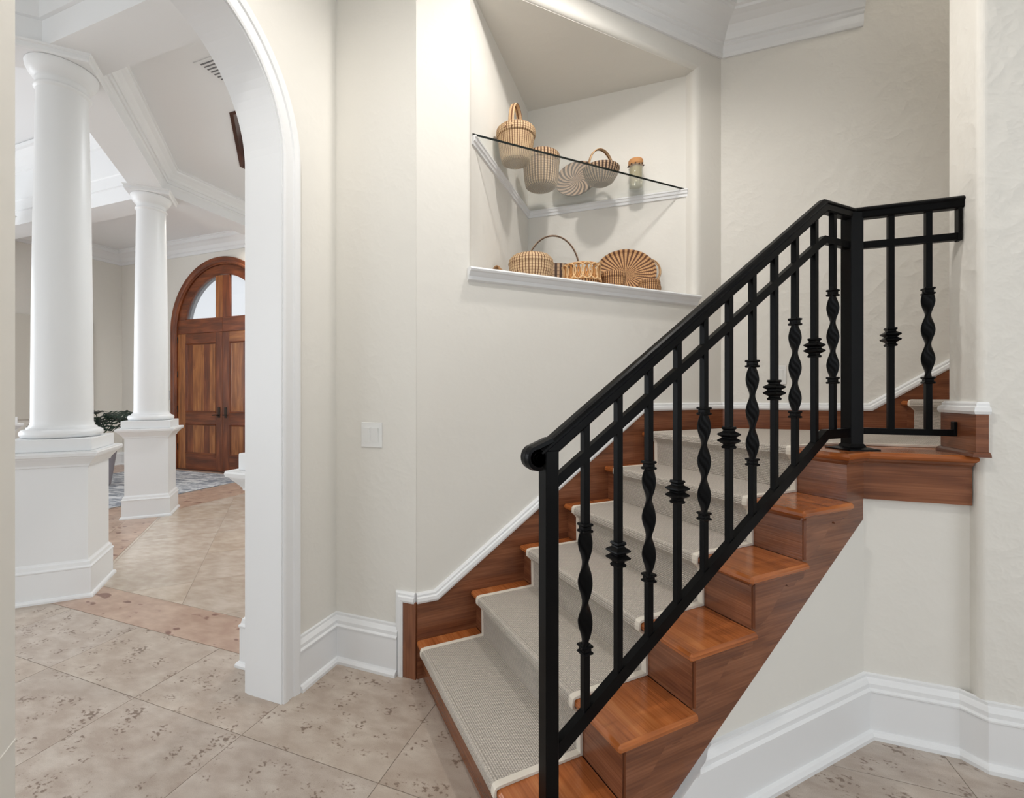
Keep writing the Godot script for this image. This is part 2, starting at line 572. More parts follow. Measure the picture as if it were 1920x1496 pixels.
func ceiling_lamp(at: Vector3, r: float, energy: float, c: Color, label: String) -> void:
	var t := thing("ceiling_lamp", label, "lamp", at)
	var b := MB.new()
	b.lathe(pv([[0, -0.001], [r + 0.02, -0.001], [r + 0.022, -0.02], [r, -0.03], [r, -0.012], [0, -0.012]]), Vector3.ZERO, 40, true)
	obj("lamp_rim", b, "trim", t)
	b = MB.new()
	b.lathe(pv([[0.0, -0.045], [r * 0.6, -0.040], [r * 0.9, -0.03], [r - 0.002, -0.02]]), Vector3.ZERO, 40)
	obj("diffuser", b, "lamp_glow", t)
	# a recessed downlight: the light leaves its face downwards
	var l := SpotLight3D.new()
	l.name = "lamp_light"
	l.light_energy = energy
	l.light_color = c
	l.light_size = r * 0.6
	l.spot_range = 14.0
	l.spot_attenuation = 2.0
	l.spot_angle = 80.0
	l.spot_angle_attenuation = 0.6
	l.shadow_enabled = true
	l.position = Vector3(0, -0.06 - r * 0.6, 0)
	l.rotation.x = -PI / 2
	t.add_child(l)

func _ready() -> void:
	rng.seed = 7
	view_and_light()
	materials()
	shell()
	floors()
	hall()
	stairs()
	railing()
	niche_things()
	small_things()

# ------------------------------------------------------------------ walls, ceilings, trim
const EA := -1.495      # arch wall, foyer side
const EB := -1.672      # arch wall, hall side
const NS := 1.822       # wall with the switch
const QW := 2.03        # wall beside the stair
const NB := 3.24        # wall behind the landing
const ND := 5.45        # wall of the front door
const EW := -9.3        # far wall of the hall
const CE := 3.72        # foyer ceiling
const NN := 3.133        # back of the niche
const EN := -0.887      # left side of the niche
const LAND := 1.08

func arch_path(grow: float, steps: int) -> PackedVector2Array:   # (north, up), up the right jamb, over, and down the left
	var c := Vector2(1.047, 2.28)
	var a := 0.420 + grow
	var bb := 0.478 + grow
	var p := PackedVector2Array([Vector2(c.x + a, 0.0)])
	for i in steps + 1:
		var t := PI * i / steps
		p.append(c + Vector2(a * cos(t), bb * sin(t)))
	p.append(Vector2(c.x - a, 0.0))
	return p

func wall(called: String, e0: float, n0: float, e1: float, n1: float, u0: float, u1: float, m: String, label: String) -> void:
	var b := MB.new()
	b.box(V(e0, n0, u0), V(e1, n1, u1))
	struct(called, b, m, label)

func wall_with_holes(called: String, along_n: bool, at0: float, at1: float, s0: float, s1: float, top: float, holes: Array, m: String, label: String) -> Node3D:
	# holes: [s0, s1, u0, u1], sorted along the wall
	var b := MB.new()
	var put := func(a: float, z: float, lo: float, hi: float) -> void:
		if z - a < 0.001 or hi - lo < 0.001: return
		if along_n: b.box(V(at0, a, lo), V(at1, z, hi))
		else: b.box(V(a, at0, lo), V(z, at1, hi))
	var x := s0
	for h in holes:
		put.call(x, h[0], 0.0, top)
		put.call(h[0], h[1], 0.0, h[2])
		put.call(h[0], h[1], h[3], top)
		x = h[1]
	put.call(x, s1, 0.0, top)
	return struct(called, b, m, label)

func window_in(n: int, along_n: bool, at: float, s0: float, s1: float, u0: float, u1: float, cols: int) -> void:
	var b := MB.new()
	var put := func(bb: MB, a: float, z: float, lo: float, hi: float, d: float) -> void:
		if along_n: bb.box(V(at - d, a, lo), V(at + d, z, hi))
		else: bb.box(V(a, at - d, lo), V(z, at + d, hi))
	put.call(b, s0, s1, u0, u0 + 0.06, 0.04); put.call(b, s0, s1, u1 - 0.06, u1, 0.04)
	put.call(b, s0, s0 + 0.06, u0 + 0.06, u1 - 0.06, 0.04); put.call(b, s1 - 0.06, s1, u0 + 0.06, u1 - 0.06, 0.04)
	var fr := struct("window_%d" % n, b, "window_white", "tall white framed window letting in the daylight")
	for i in range(1, cols):
		var x := lerpf(s0, s1, float(i) / cols)
		var mb := MB.new()
		put.call(mb, x - 0.02, x + 0.02, u0 + 0.06, u1 - 0.06, 0.025)
		obj("mullion", mb, "window_white", fr)
	for i in cols:
		var g := MB.new()
		put.call(g, lerpf(s0 + 0.06, s1 - 0.06, float(i) / cols), lerpf(s0 + 0.06, s1 - 0.06, float(i + 1) / cols) - 0.001, u0 + 0.06, u1 - 0.06, 0.003)
		obj("pane", g, "pane", fr)

var BASE := pv([[0, 0], [0.043, 0], [0.043, 0.012], [0.036, 0.022], [0.026, 0.026], [0.026, 0.150], [0.030, 0.153], [0.030, 0.158], [0.022, 0.164], [0.022, 0.178], [0.013, 0.190], [0.009, 0.194], [0.009, 0.203], [0, 0.206]])

func baseboard(called: String, path: Array, label: String, shear := 0.0) -> void:
	var b := MB.new()
	var pr := PackedVector2Array()
	for p in BASE: pr.append(Vector2(p.x, p.y * 1.12))
	b.sweep(pv(path), pr, Vector3.ZERO, Vector3(1, 0, 0), Vector3(0, 0, -1), false, true, shear)
	struct(called, b, "trim", label)

func shell() -> void:
	var X := Vector3(1, 0, 0)
	var Nn := Vector3(0, 0, -1)
	var U := Vector3(0, 1, 0)
	# ---- arch wall
	var b := MB.new()
	var op := arch_path(0.012, 40)
	var poly := PackedVector2Array([Vector2(-3.0, 0), Vector2(-3.0, 4.4), Vector2(NS + 0.2, 4.4), Vector2(NS + 0.2, 0)])
	poly.append_array(op)
	b.prism(poly, V(EB, 0, 0), Nn, U, 0.0, EA - EB)      # (north x up) points east
	struct("wall_west", b, "plaster", "warm white plaster wall pierced by the tall arch")
	# white lining and casing of the arch
	b = MB.new()
	b.sweep(arch_path(0.0, 48), pv([[0, -0.004], [0.013, -0.004], [0.013, EA - EB + 0.012], [0, EA - EB + 0.012]]), V(EB, 0, 0), Nn, U)
	var jam := struct("trim_1", b, "trim", "smooth white lining inside the arched opening")
	b = MB.new()
	var cas := pv([[0.004, 0], [0.004, 0.020], [0.012, 0.024], [0.030, 0.024], [0.034, 0.020], [0.056, 0.020], [0.060, 0.027], [0.078, 0.032], [0.086, 0.032], [0.094, 0.024], [0.094, 0]])
	b.sweep(arch_path(0.0, 48), cas, V(EA, 0, 0), Nn, U)
	obj("casing", b, "trim", jam)
	b = MB.new()
	var cas2 := PackedVector2Array()
	for p in cas: cas2.append(Vector2(p.x, -p.y))
	b.sweep(arch_path(0.0, 48), cas2, V(EB, 0, 0), Nn, U)
	obj("casing", b, "trim", jam)
	# ---- wall with the switch, out to the corner where the stair wall starts
	var c0 := RQ(0.548, QW)
	b = MB.new()
	plan(pv([[EA - 0.01, NS], [c0.x, NS], [c0.x - 0.10, NS + 0.2], [EA - 0.01, NS + 0.2]]), 0, 4.4, b)
	struct("wall_northwest", b, "plaster", "narrow warm white plaster wall carrying the light switch")
	# ---- stair wall with the niche: four fields round the opening, rounded into it
	var r0 := 0.818; var r1 := 2.325; var u0 := 1.9; var u1 := 3.325; var rr := 0.03
	var Rv := Vector3(H, 0, -H); var Qv := Vector3(-H, 0, -H)
	var o := Vector3.ZERO
	b = MB.new()
	var P := func(r: float, q: float, u: float) -> Vector3: return Rv * r + Qv * q + U * u
	var field := func(a: float, z: float, lo: float, hi: float) -> void:
		b.quad(P.call(a, QW, lo), P.call(z, QW, lo), P.call(z, QW, hi), P.call(a, QW, hi))
	var rc := (0.37 + NB) * H
	field.call(0.548, r0 - rr * 0.6, 0.0, 4.4)
	field.call(r1 + rr * 1.6, rc, 0.0, 4.4)
	field.call(r0 - rr * 0.6, r1 + rr * 1.6, 0.0, u0)
	field.call(r0 - rr * 0.6, r1 + rr * 1.6, u1 + rr, 4.4)
	# rounded head
	var ST := 6
	for i in ST:
		var t0 := PI / 2 * i / ST; var t1 := PI / 2 * (i + 1) / ST
		var f := func(r: float, t: float) -> Vector3: return P.call(r, QW + rr * (1.0 - cos(t)), u1 + rr * (1.0 - sin(t)))
		var nf := func(t: float) -> Vector3: return (-Qv * cos(t) - U * sin(t)).normalized()
		b.quadn(f.call(r0 - rr, t1), f.call(r1 + rr, t1), f.call(r1 + rr, t0), f.call(r0 - rr, t0), nf.call(t1), nf.call(t1), nf.call(t0), nf.call(t0), Vector2.ZERO, Vector2.ZERO, Vector2.ZERO, Vector2.ZERO)
	# rounded sides: left into the west side (turn of 45 degrees more than square), right into the back
	var side := func(pts: Array) -> void:
		for i in pts.size() - 1:
			var a: Vector2 = pts[i]; var z: Vector2 = pts[i + 1]
			var pa: Vector2 = pts[maxi(i - 1, 0)]; var pz: Vector2 = pts[mini(i + 2, pts.size() - 1)]
			var d1 := (z - pa).normalized(); var d2 := (pz - a).normalized()
			var n1 := V(d1.y, -d1.x, 0); var n2 := V(d2.y, -d2.x, 0)
			b.quadn(V(a.x, a.y, u0), V(z.x, z.y, u0), V(z.x, z.y, u1 + rr), V(a.x, a.y, u1 + rr), n1, n2, n2, n1, Vector2.ZERO, Vector2.ZERO, Vector2.ZERO, Vector2.ZERO)
	var bez := func(a: Vector2, m: Vector2, z: Vector2) -> Array:
		var l := []
		for i in 9:
			var t := i / 8.0
			l.append(a.lerp(m, t).lerp(m.lerp(z, t), t))
		return l
	var pl := RQ(r0, QW)
	var li := Vector2(EN, pl.y + 0.075)
	side.call(bez.call(RQ(r0 - rr * 0.6, QW), RQ(r0 + 0.002, QW), RQ(r0 + 0.002, QW + 0.02)))
	side.call([RQ(r0 + 0.002, QW + 0.02), li])
	# right return, square to the wall, back to the end of the niche
	var re := RQ(r1, NN / H - r1)
	side.call([re, RQ(r1, QW + 0.04)])
	side.call(bez.call(RQ(r1, QW + 0.04), RQ(r1, QW), RQ(r1 + rr * 1.6, QW)))
	# inside of the niche
	b.quad(V(EN, li.y, u0), V(EN, NN, u0), V(EN, NN, u1 + rr), V(EN, li.y, u1 + rr))
	b.quad(V(EN, NN, u0), V(re.x, NN, u0), V(re.x, NN, u1 + rr), V(EN, NN, u1 + rr))
	var cap_poly := PackedVector2Array([RQ(r0 - 0.02, QW + 0.02), RQ(r1 + 0.02, QW + 0.02), Vector2(re.x + 0.02, NN + 0.03), Vector2(EN - 0.03, NN + 0.03), Vector2(EN - 0.03, li.y - 0.02)])
	plan(cap_poly, u1, u1 + 0.02, b)
	plan(cap_poly, u0 - 0.02, u0 - 0.001, b)
	# backs, so that the wall is solid
	b.box(V(EN - 0.06, li.y - 0.01, 0), V(EN - 0.005, NN + 0.08, 4.4))
	b.box(V(EN - 0.06, NN + 0.01, 0), V(0.18, NN + 0.08, 4.4))
	struct("wall_stair", b, "plaster", "warm white plaster wall beside the stair with a three-cornered display niche")
	# ---- wall behind the landing, pier, walls under stair and landing
	wall("wall_north", 0.33, NB, 3.75, NB + 0.15, 0, 6.4, "plaster_rough", "trowelled warm white plaster wall behind the landing")
	b = MB.new()
	var pe := 1.05
	var rad := 0.022
	var pier := PackedVector2Array([Vector2(pe, 2.253), Vector2(pe, 2.078 + rad)])
	for i in range(1, 7):
		var t := PI / 2 * i / 6
		pier.append(Vector2(pe + rad - rad * cos(t), 2.078 + rad - rad * sin(t)))
	pier.append(Vector2(3.75, 2.078)); pier.append(Vector2(3.75, 2.253))
	plan(pier, 0, 6.4, b)
	struct("wall_pier", b, "plaster_rough", "trowelled plaster wall end where the railing stops")
	b = MB.new()
	var kn := PackedVector2Array([Vector2(0.86, 0), Vector2(2.03, 0), Vector2(2.03, 0.9), Vector2(1.98, 0.84)])
	b.prism(kn, Qv * 0.985, Rv, U, -0.08, 0.0)
	struct("wall_under_stair", b, "plaster", "triangular warm white plaster wall below the stair")
	wall("wall_under_landing", 0.735, 2.13, 1.08, 2.22, 0, 0.95, "plaster", "warm white plaster wall below the landing")
	# near wall at the left edge of the picture
	b = MB.new()
	var w0 := Vector2(-1.27, 0.543)
	var dq := Vector2(H, -H); var dr := Vector2(H, H)
	plan(PackedVector2Array([w0, w0 + dq * 0.75, w0 + dq * 0.75 - dr * 0.12, w0 - dr * 0.12]), 0, CE, b)
	var nw := struct("wall_near", b, "plaster", "shadowed plaster wall edge at the far left, nearest the camera")
	b = MB.new()
	b.sweep(PackedVector2Array([w0 - dq * 0.0005, w0 + dq * 0.75]), pv([[0.0, 0.572], [-0.002, 0.572], [-0.002, 0.576], [0.0, 0.576]]), Vector3.ZERO, X, Nn)
	obj("bead_line", b, "plaster", nw)
	# ---- outer walls
	wall_with_holes("wall_south", false, -3.15, -3.0, -9.45, 3.75, 4.5, [[-7.5, -2.9, 0.45, 3.05], [-1.3, 1.2, 0.5, 3.0]], "plaster", "plaster wall with tall windows behind the camera")
	wall_with_holes("wall_east", true, 3.6, 3.75, -3.0, 3.3, 6.4, [[-1.9, 0.7, 0.5, 3.0]], "plaster", "plaster wall with a tall window to the right of the camera")
	wall_with_holes("wall_hall_west", true, -9.45, EW, -3.0, ND + 0.4, 4.5, [[-1.9, 2.3, 0.45, 3.05]], "plaster", "beige plaster wall at the far side of the hall")
	window_in(1, false, -3.08, -7.5, -2.9, 0.45, 3.05, 4)
	window_in(2, false, -3.08, -1.3, 1.2, 0.5, 3.0, 3)
	window_in(3, true, 3.68, -1.9, 0.7, 0.5, 3.0, 3)
	window_in(4, true, -9.38, -1.9, 2.3, 0.45, 3.05, 4)
	wall("wall_hall_east", EB, NS + 0.2, EB + 0.15, ND + 0.4, 0, 4.5, "plaster", "plaster wall closing the hall on the east")
	wall("wall_rear", -1.6, NB + 0.15, 0.5, NB + 0.3, 0, 4.5, "plaster", "plaster wall behind the niche")
	# ---- ceilings
	b = MB.new()
	b.box(V(EA, -3.0, CE), V(1.14, NB + 0.1, CE + 0.15))
	b.box(V(1.14, -3.0, CE), V(3.6, 2.078, CE + 0.15))
	struct("ceiling", b, "ceiling", "flat white ceiling over the foyer and the stair")
	b = MB.new()
	b.box(V(-9.45, -3.15, 4.5), V(3.75, ND + 0.5, 4.65))
	b.box(V(1.14, 2.078, 4.5), V(1.24, NB + 0.15, 4.65))
	struct("ceiling_hall", b, "ceiling", "white ceiling high over the hall")
	# crown round the foyer and the stair
	b = MB.new()
	var cr := pv([[0, 0], [0, -0.27], [0.012, -0.27], [0.016, -0.262], [0.020, -0.250], [0.020, -0.205], [0.026, -0.200], [0.030, -0.195], [0.030, -0.185], [0.040, -0.178], [0.052, -0.150], [0.075, -0.115], [0.110, -0.088], [0.140, -0.075], [0.146, -0.062], [0.160, -0.058], [0.166, -0.020], [0.176, -0.016], [0.176, 0]])
	b.sweep(pv([[EA, -3.0], [EA, NS], [c0.x, c0.y], [0.37, NB], [1.115, NB]]), cr, V(0, 0, CE), X, Nn)
	struct("trim_2", b, "trim", "deep white crown moulding along the ceiling above the niche")
	# ---- baseboards
	baseboard("baseboard_west", [[EA, 1.555], [EA, NS], [-1.135, NS]], "tall white baseboard beside the arch casing")
	baseboard("baseboard_west_rear", [[EA, -3.0], [EA, 0.545]], "tall white baseboard on the arch wall near the camera")
	var kc := Vector2(0.737, 2.13)
	var kb := RQ(0.862, 0.985)
	baseboard("baseboard_stair", [[kb.x, kb.y], [kc.x, kc.y], [1.02, 2.13], [1.072, 2.078], [3.6, 2.078], [3.6, -3.0], [EA, -3.0]], "tall white baseboard under the stair and round the wall end", 1.42)
	# ---- skirt of the landing's back wall and second flight belongs to the staircase; its white cap is trim
	var cap := pv([[0, -0.022], [0, 0.022], [0.010, 0.022], [0.016, 0.015], [0.016, 0.006], [0.024, 0.002], [0.026, -0.012], [0.022, -0.022]])
	# on the switch wall: up beside the wood and along to the corner
	b = MB.new()
	var cp := PackedVector2Array()
	for p in cap: cp.append(Vector2(-p.y, p.x))
	var low := 0.366
	b.sweep(pv([[-1.128, 0.0], [-1.128, low], [c0.x, low]]), cp, V(0, NS, 0), X, U)
	var cap3 := struct("trim_3", b, "trim", "thin white moulding capping the wooden skirt beside the stair")
	b = MB.new()
	b.sweep(pv([[0.548, low], [0.640, low], [1.900, 1.222], [rc, 1.222]]), cp, Qv * QW, Rv, U)
	obj("moulding", b, "trim", cap3)
	b = MB.new()
	b.sweep(pv([[0.37, 1.222], [1.147, 1.222], [3.0, 1.222 + 1.853 * 0.68]]), cp, V(0, NB, 0), X, U)
	obj("moulding", b, "trim", cap3)
	b = MB.new()
	b.sweep(pv([[1.4, 2.253], [pe, 2.253], [pe, 2.078], [1.07, 2.078]]), cap, V(0, 0, 1.250), X, Nn)
	obj("moulding", b, "trim", cap3)

func tiles(floor_node: Node3D, region: PackedVector2Array, o: Vector2, ax: Vector2, pitch: float, called: String, kind: String) -> void:
	var ay := Vector2(-ax.y, ax.x)
	var lo := Vector2(1e9, 1e9); var hi := -lo
	for p in region:
		var q := Vector2((p - o).dot(ax), (p - o).dot(ay)) / pitch
		lo = lo.min(q); hi = hi.max(q)
	for i in range(floori(lo.x), ceili(hi.x)):
		for j in range(floori(lo.y), ceili(hi.y)):
			var sq := PackedVector2Array()
			for c in [[0, 0], [1, 0], [1, 1], [0, 1]]:
				sq.append(o + ax * (i + c[0]) * pitch + ay * (j + c[1]) * pitch)
			for cut in Geometry2D.intersect_polygons(sq, region):
				if Geometry2D.is_polygon_clockwise(cut): continue
				var ar := 0.0
				for k in cut.size(): ar += cut[k].cross(cut[(k + 1) % cut.size()])
				if ar < 0.004: continue
				for s in Geometry2D.offset_polygon(cut, -0.0013):
					var b := MB.new()
					var lift := rng.randf_range(-0.0003, 0.0003)
					b.off = Vector2(rng.randf_range(0, 4), rng.randf_range(0, 4))
					plan(s, -0.012, lift, b)
					obj(called, b, kind if kind == "band" else kind + str(rng.randi_range(0, 2)), floor_node)

func floors() -> void:
	var b := MB.new()
	b.box(V(-9.45, -3.15, -0.12), V(3.75, ND + 0.5, -0.0015))
	var fl := struct("floor", b, "grout", "travertine tile floor of the foyer and the hall")
	var C := Vector2(-2.657, 4.38)
	var bw := 0.145
	# the foyer and the south of the hall
	tiles(fl, pv([[-3.4, -3.0], [3.6, -3.0], [3.6, 2.3], [0.9, 2.3], [-1.4, 1.95], [-1.7, 1.681], [-3.63, 1.681], [-3.9, 1.3]]), Vector2(-1.494, 1.283), Vector2(1, 0), 0.6128, "tile", "stone")
	# octagon of columns: bands between, diagonal tiles inside
	var ap := 2.553
	var ring := func(a: float) -> PackedVector2Array:
		var r := PackedVector2Array()
		for k in 8:
			var t := -PI / 2 - PI / 8 + k * PI / 4
			r.append(C + Vector2(cos(t), sin(t)) * a / cos(PI / 8))
		return r
	var inner: PackedVector2Array = ring.call(ap - bw + 0.02)
	var outer: PackedVector2Array = ring.call(ap + bw)
	var east := pv([[EB, -3], [EB, 6], [-9.3, 6], [-9.3, -3]])
	for p in Geometry2D.intersect_polygons(inner, east):
		tiles(fl, p, RQ(-1.186, 3.695), Vector2(H, H), 0.6128, "tile", "smooth")
	for k in [0, 6, 7, 5]:
		var a := inner[k]; var c := inner[(k + 1) % 8]; var d := outer[(k + 1) % 8]; var e := outer[k]
		for q in Geometry2D.intersect_polygons(PackedVector2Array([a, e, d, c]), east):
			for s in Geometry2D.offset_polygon(q, -0.0015):
				var mb := MB.new()
				mb.off = Vector2(k * 0.7, k * 0.37)
				plan(s, -0.012, 0.0002, mb)
				obj("border_tile", mb, "band", fl)
	# west of the octagon
	for q in Geometry2D.clip_polygons(pv([[-9.3, -1.5], [-3.0, -1.5], [-3.9, 1.3], [-3.63, 1.681], [-3.4, 5.9], [-9.3, 5.9]]), outer):
		if Geometry2D.is_polygon_clockwise(q): continue
		tiles(fl, q, Vector2(-1.494, 1.283), Vector2(1, 0), 0.6128, "tile", "band")

# ------------------------------------------------------------------ the hall beyond the arch
func column(at: Vector2, turn: float, label: String, half := false) -> void:
	var t := thing("column", label, "column", V(at.x, at.y, 0), turn, "white round columns on square pedestals in the hall")
	var X := Vector3(1, 0, 0); var Y := Vector3(0, 0, -1)
	# clockwise: outside is left of travel; an engaged column shows three sides and ends in the wall
	var sq := func(s: float) -> PackedVector2Array: return pv([[-0.004, -s], [-s, -s], [-s, s], [-0.004, s]]) if half else pv([[-s, -s], [-s, s], [s, s], [s, -s]])
	var xe := -0.004 if half else 1.0
	var b := MB.new()
	var neg := func(a: Array) -> PackedVector2Array:
		var r := PackedVector2Array()
		for p in a: r.append(Vector2(-p[0], p[1]))
		return r
	b.box(Vector3(-0.188, 0.0, -0.188), Vector3(minf(0.188, xe), 0.9, 0.188))
	obj("pedestal", b, "trim", t)
	b = MB.new()
	b.sweep(sq.call(0.188), neg.call([[0, 0], [0.035, 0], [0.035, 0.012], [0.030, 0.022], [0.020, 0.026], [0.020, 0.185], [0.024, 0.190], [0.024, 0.196], [0.016, 0.205], [0.012, 0.225], [0.004, 0.232], [0, 0.24]]), Vector3.ZERO, X, Y, not half)
	obj("base_moulding", b, "trim", t)
	b = MB.new()
	b.sweep(sq.call(0.188), neg.call([[0, 0.835], [0.010, 0.838], [0.012, 0.850], [0.020, 0.862], [0.034, 0.880], [0.046, 0.894], [0.050, 0.902], [0.062, 0.906], [0.066, 0.925], [0.062, 0.932], [0, 0.936]]), Vector3.ZERO, X, Y, not half)
	b.box(Vector3(-0.25, 0.926, -0.25), Vector3(minf(0.25, xe), 0.936, 0.25))
	obj("cap_moulding", b, "trim", t)
	b = MB.new()
	b.cbox(Vector3(-0.212, 0.936, -0.212), Vector3(minf(0.212, xe), 1.016, 0.212), 0.004)
	obj("plinth", b, "trim", t)
	b = MB.new()
	var pr := [[0.0, 1.016], [0.185, 1.016], [0.198, 1.022], [0.206, 1.036], [0.206, 1.050], [0.198, 1.064], [0.186, 1.070], [0.174, 1.072], [0.174, 1.082], [0.164, 1.086], [0.158, 1.098], [0.154, 1.116]]
	for i in 13:
		var k := i / 12.0
		pr.append([lerpf(0.154, 0.130, k) + 0.004 * sin(k * PI), lerpf(1.13, 3.265, k)])
	pr.append_array([[0.131, 3.27], [0.140, 3.275], [0.145, 3.285], [0.140, 3.295], [0.131, 3.30], [0.131, 3.335], [0.140, 3.338], [0.142, 3.348], [0.152, 3.352], [0.168, 3.375], [0.180, 3.402], [0.184, 3.425], [0.182, 3.43], [0, 3.43]])
	b.lathe(pv(pr), Vector3.ZERO, 28 if half else 56, false, 1.0, PI / 2 + 0.03 if half else 0.0, PI * 1.5 - 0.03 if half else TAU)
	obj("shaft", b, "trim", t)
	b = MB.new()
	b.sweep(sq.call(0.19), neg.call([[-0.19, 0], [0.0, 0], [0.006, 0.012], [0.006, 0.034], [0.014, 0.040], [0.018, 0.050], [-0.19, 0.050]]), Vector3(0, 3.43, 0), X, Y, not half)
	obj("abacus", b, "trim", t)

func arc(c: Vector2, r: float, a0: float, a1: float, n: int) -> PackedVector2Array:
	var p := PackedVector2Array()
	for i in n + 1:
		var t := lerpf(a0, a1, float(i) / n)
		p.append(c + Vector2(cos(t), sin(t)) * r)
	return p

func hall() -> void:
	var X := Vector3(1, 0, 0); var Nn := Vector3(0, 0, -1); var U := Vector3(0, 1, 0)
	var c1 := RQ(-1.336, 3.918); var c2 := RQ(-1.319, 6.033)
	column(c1, PI / 4, "thick white column nearest the arch, on a broad white pedestal")
	column(c2, PI / 4, "slender-looking white column standing before the wooden front door")
	column(Vector2(EB, 1.589 + 0.223), 0.0, "white engaged column behind the arch lining, only its pedestal edge showing", true)
	column(Vector2(-7.62, 2.98), 0.0, "far white column at the left edge, only its pedestal top showing")
	# ---- beams on the columns
	var steps := [[0.15, 0], [0.15, 0.165], [0.168, 0.170], [0.168, 0.290], [0.180, 0.300], [0.180, 0.630], [0.200, 0.640], [0.215, 0.69], [0.25, 0.76], [0.30, 0.82], [0.325, 0.83], [0.33, 0.87], [0.15, 0.9]]
	var inn := [[-0.15, 0.272], [-0.275, 0.272], [-0.275, 0.255], [-0.262, 0.250], [-0.255, 0.235], [-0.225, 0.215], [-0.195, 0.185], [-0.182, 0.160], [-0.172, 0.156], [-0.172, 0.120], [-0.160, 0.115], [-0.15, 0.10]]
	var both := [[-0.15, 0]]
	both.append_array(steps); both.append_array([[-0.15, 0.9]]); both.append_array(inn)
	var o := V(0, 0, 3.48)
	var C := Vector2(-2.657, 4.38)
	var ring := func(a: float) -> PackedVector2Array:
		var r := PackedVector2Array()
		for k in 8:
			var t := -PI / 2 - PI / 8 + k * PI / 4
			r.append(C + Vector2(cos(t), sin(t)) * a / cos(PI / 8))
		return r
	var oct: PackedVector2Array = ring.call(2.545)
	# vertices: 0 = south-west end of the south side, 1 = its east end, 7 = west side's south end
	var b := MB.new()
	b.sweep(PackedVector2Array([Vector2(oct[7].x, ND), oct[7], oct[0], Vector2(EB, oct[0].y)]), pv(both), o, X, Nn)
	struct("trim_10", b, "trim", "white stepped beam ring carried by the columns")
	b = MB.new()
	var one := [[-0.15, 0]]
	one.append_array(steps); one.append([-0.15, 0.9])
	b.sweep(pv([[EW, 3.50], [c2.x - 0.12, 3.50]]), pv(one), o, X, Nn)
	struct("trim_11", b, "trim", "white stepped beam running west from the far column")
	b = MB.new()
	b.sweep(PackedVector2Array([c1 + Vector2(-H, -H) * 3.2, c1 + Vector2(H, H) * 0.05]), pv(one), o, X, Nn)
	struct("trim_12", b, "trim", "white beam running from the near column toward the left")
	# ---- ceilings of the hall
	var hole := PackedVector2Array()
	var aps := [1.48, 1.52, 1.58, 1.58, 1.58, 1.58, 1.58, 1.655]     # distances of the sides from the middle, south first, going round by the east
	for k in 8:
		var ta := -PI / 2 + (k - 1) * PI / 4; var tb := -PI / 2 + k * PI / 4
		var na := Vector2(cos(ta), sin(ta)); var nb := Vector2(cos(tb), sin(tb))
		var da: float = aps[(k + 7) % 8]; var db: float = aps[k]
		var det := na.cross(nb)
		hole.append(C + Vector2(da * nb.y - db * na.y, na.x * db - nb.x * da) / det)
	var lim := pv([[EB, -3], [EB, ND], [EW, ND], [EW, -3]])
	b = MB.new()
	for a in Geometry2D.intersect_polygons(ring.call(2.42), lim):
		for q in Geometry2D.clip_polygons(a, hole):
			if not Geometry2D.is_polygon_clockwise(q): plan(q, 3.75, 3.80, b)
	struct("ceiling_rotunda", b, "ceiling", "white ceiling inside the ring of columns with a wood-lined octagonal opening")
	b = MB.new()
	var hp := PackedVector2Array([Vector2(EB, hole[1].y), hole[0], hole[7], hole[6], hole[5], Vector2(EB, hole[4].y)])
	b.sweep(hp, pv([[0.0, -0.012], [0.0, 0.42], [0.03, 0.42], [0.03, -0.012]]), V(0, 0, 3.755), X, Nn)
	b.sweep(hp, pv([[-0.05, 0.10], [-0.05, 0.12], [0.0, 0.12], [0.0, 0.10]]), V(0, 0, 3.755), X, Nn)
	struct("trim_13", b, "rim_wood", "dark wood lining of the octagonal ceiling opening")
	b = MB.new()
	plan(ring.call(1.62), 4.16, 4.2, b)
	for a in Geometry2D.clip_polygons(pv([[EB, -3], [EB, 3.5], [EW, 3.5], [EW, -3]]), ring.call(2.6)):
		if not Geometry2D.is_polygon_clockwise(a): plan(a, 4.36, 4.42, b)
	b.box(V(EW, 3.6, 3.89), V(oct[7].x - 0.1, ND, 3.95))
	struct("ceiling_west", b, "ceiling", "white ceilings round the ring of columns")
	# vent
	b = MB.new()
	b.box(V(-3.24, 2.37, 3.744), V(-2.86, 2.60, 3.752))
	var vt := obj("ceiling_vent", b, "trim")
	tag(vt, "white louvred air vent in the hall ceiling", "vent")
	for k in 7:
		var g := MB.new()
		var nn := 2.395 + k * 0.028
		g.box(V(-3.20, nn, 3.741), V(-2.90, nn + 0.009, 3.7445))
		obj("slat_gap", g, "vent_dark", vt)
	# ---- wall of the front door, with the arched opening
	var dc := Vector2(-6.79, 2.38)
	var wp := PackedVector2Array([Vector2(EW - 0.15, 0), Vector2(EW - 0.15, 4.5), Vector2(EB + 0.15, 4.5), Vector2(EB + 0.15, 0), Vector2(dc.x + 1.10, 0)])
	wp.append_array(arc(dc, 1.10, 0, PI, 48))
	wp.append(Vector2(dc.x - 1.10, 0))
	b = MB.new()
	b.prism(wp, V(0, ND, 0), X, U, -0.12, 0.0)
	struct("wall_hall_north", b, "plaster", "beige plaster wall with the arched front door")
	var wo := PackedVector2Array([Vector2(EW - 0.15, 0), Vector2(EW - 0.15, 4.5), Vector2(EB + 0.15, 4.5), Vector2(EB + 0.15, 0), Vector2(dc.x + 0.93, 0)])
	wo.append_array(arc(dc, 0.93, 0, PI, 48))
	wo.append(Vector2(dc.x - 0.93, 0))
	b = MB.new()
	b.prism(wo, V(0, ND, 0), X, U, -0.175, -0.121)
	struct("wall_porch", b, "stucco_out", "grey outer wall face seen through the door glass")
	# crown and baseboards of the entry
	b = MB.new()
